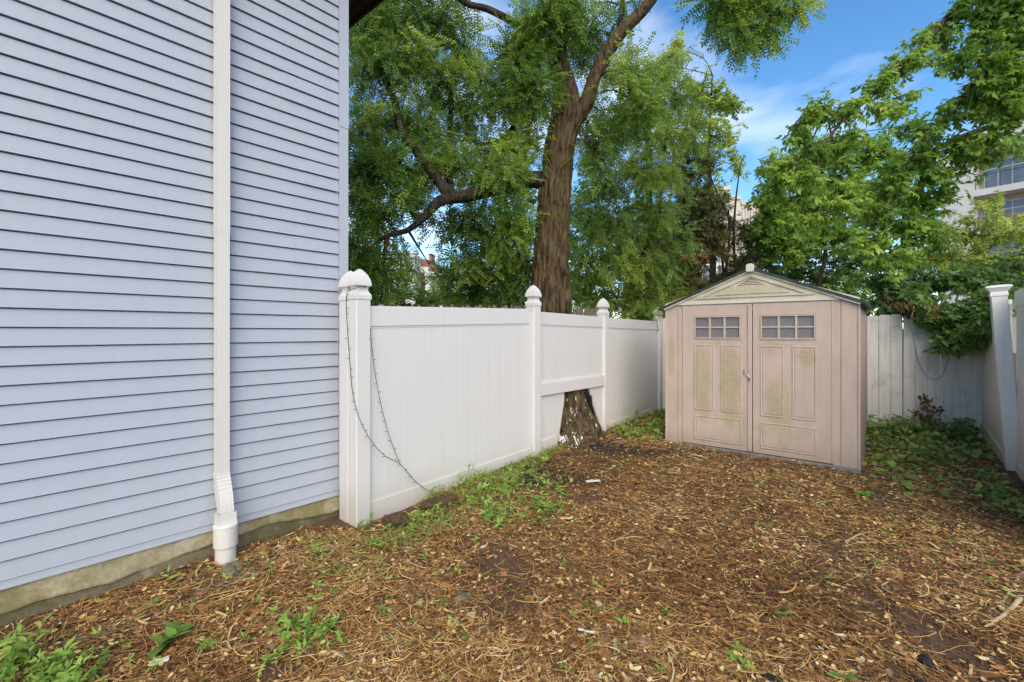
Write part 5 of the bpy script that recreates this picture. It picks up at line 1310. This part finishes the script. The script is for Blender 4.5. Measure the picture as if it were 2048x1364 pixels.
# edging along the house, in lengths
e0, e1 = G(-40, 1350, .02), G(600, 1100, .02); ev = e1 - e0; ev.z = 0; Le = ev.length; ev.normalize(); ez = math.atan2(ev.y, ev.x)
cuts = [0, .30, .58, .80, 1.0]
names = ['mossy concrete edging piece at the bottom left corner by the weeds', 'concrete edging piece in the litter below the siding', 'concrete edging piece just left of the drain pipe', 'concrete edging piece right of the drain pipe, toward the fence']
for k in range(4):
    L = Le*(cuts[k+1]-cuts[k]) - .015; xs = np.linspace(0, L, 26); V, F = [], []
    for i, x in enumerate(xs):
        n_ = [(fbm(np.array([[x*7, q*3.1, k*5.0]]), 3)[0]-.42)*.03 for q in range(6)]
        V += [(x, -.05+n_[0], -.12), (x, -.055+n_[1], .012+n_[2]*.5), (x, -.02, .03+n_[3]*.6), (x, .03, .028+n_[4]*.6), (x, .055+n_[5], .008), (x, .05, -.12)]
    for i in range(len(xs)-1):
        for q in range(5): F.append((i*6+q, i*6+q+1, (i+1)*6+q+1, (i+1)*6+q))
    F += [tuple(range(6))[::-1], tuple(range((len(xs)-1)*6, len(xs)*6))]
    me = bpy.data.meshes.new('edging'); me.from_pydata([tuple(map(float, v)) for v in V], [], F); me.update()
    q = e0 + ev*(Le*cuts[k]); q.z = float(gz(q.x, q.y)) - .020
    tag(link('concrete_edging', me, M['edging'], None, q, (random.uniform(-.03, .03), random.uniform(-.01, .01), ez + random.uniform(-.012, .012))), names[k], 'edging', 'edging along the house')
def stick(name, label, cat, pts, r0, r1, mat, lift=.012):
    g0 = G(*pts[0], .03); w = []
    for px, py in pts:
        q = G(px, py, .03); q.z = float(gz(q.x, q.y)) + lift; w.append(q)
    pp_, rr_ = smooth_path(w, list(np.linspace(r0, r1, len(w))), 6*len(w)); pp_ = pp_ + (fbm(pp_*20, 2)-.37)[:, None]*.012
    v, f = tube_arrays([(pp_, rr_)], 6); me = np_mesh(name, v - np.array(w[0]), [f], smooth=True)
    return tag(link(name, me, mat, None, w[0]), label, cat)
m_red = simple('reddish_stick_bark', (.20, .075, .03), .8, .3, 30, .3); m_pale = simple('pale_dry_stick', (.40, .31, .19), .85, .25, 30, .3); m_grey = simple('grey_brown_root', (.24, .18, .12), .9, .3, 20, .4)
stick('stick', 'straight reddish stick in the centre-left foreground', 'stick', [(776, 1236), (815, 1266), (850, 1292)], .009, .006, m_red)
stick('stick', 'long pale thin stalk lying left of the middle foreground weed', 'stick', [(395, 1300), (470, 1285), (560, 1268), (690, 1240)], .005, .0035, m_pale)
stick('stick', 'reddish curved twig near the bottom edge left of centre', 'stick', [(640, 1345), (720, 1318), (790, 1300), (880, 1296)], .005, .003, m_red)
stick('stick', 'forked yellow-brown root at the right edge of the foreground', 'root', [(2040, 1190), (2020, 1210), (1985, 1238), (1972, 1243)], .014, .006, m_pale)
stick('stick', 'grey-brown branch at the right edge above the yellow root', 'branch', [(2062, 1140), (2040, 1150), (2010, 1185), (2002, 1202), (1975, 1208)], .013, .005, m_grey)
stick('stick', 'pale stalk lying across the straw in front of the shed doors', 'stick', [(1690, 1080), (1712, 1068), (1740, 1060)], .008, .005, m_pale)
stick('stick', 'thin long twig in the straw right of the dark soil', 'stick', [(1235, 1075), (1270, 1050), (1310, 1010)], .004, .003, m_pale)
stick('stick', 'bent pale stalk in the right foreground straw', 'stick', [(1790, 1146), (1768, 1158), (1764, 1168), (1785, 1180)], .006, .004, m_pale)
stick('stick', 'long low brown stem in the centre of the foreground', 'stick', [(1010, 1290), (1080, 1288), (1130, 1302), (1165, 1330)], .005, .0035, m_red)
m_paper = simple('dirty_white_paper', (.68, .65, .58), .8, .12, 30)
def scrap(label, px, py, sx, sy, seed, rz):
    n = 7; u = np.linspace(-1, 1, n); X, Y = np.meshgrid(u, u); r = np.random.default_rng(seed)
    Z = (fbm(np.stack([X*1.6+seed, Y*1.6, 0*X], -1), 3)-.4)*.5*min(sx, sy); X = X*sx + r.normal(size=X.shape)*sx*.08; Y = Y*sy + r.normal(size=Y.shape)*sy*.1
    ii = (np.arange(n-1)[:, None]*n + np.arange(n-1)[None, :]); f = np.stack([ii, ii+1, ii+n+1, ii+n], -1).reshape(-1, 4)
    g = G(px, py, .03); g.z = float(gz(g.x, g.y)) + .022
    return tag(link('paper_scrap', np_mesh('paper_scrap', np.stack([X.ravel(), Y.ravel(), Z.ravel()], -1), [f]), m_paper, None, g, (0, 0, rz)), label, 'paper')
scrap('crumpled white scrap beyond the dark soil patch', 1186, 969, .075, .035, 1, .2)
scrap('small white rectangular scrap in the right foreground straw', 1682, 1268, .022, .011, 2, .0)
scrap('torn pale scrap near the bottom left of the foreground', 318, 1318, .038, .02, 3, .6)
scrap('small white scrap below the bushy weed by the fence', 965, 1090, .02, .014, 4, 1.2)
scrap('tiny white scrap between the trunk foot and the shed', 1238, 888, .035, .02, 5, .4)
scrap('narrow white sliver in the centre foreground left of the stone', 1172, 1268, .04, .009, 6, -.35)
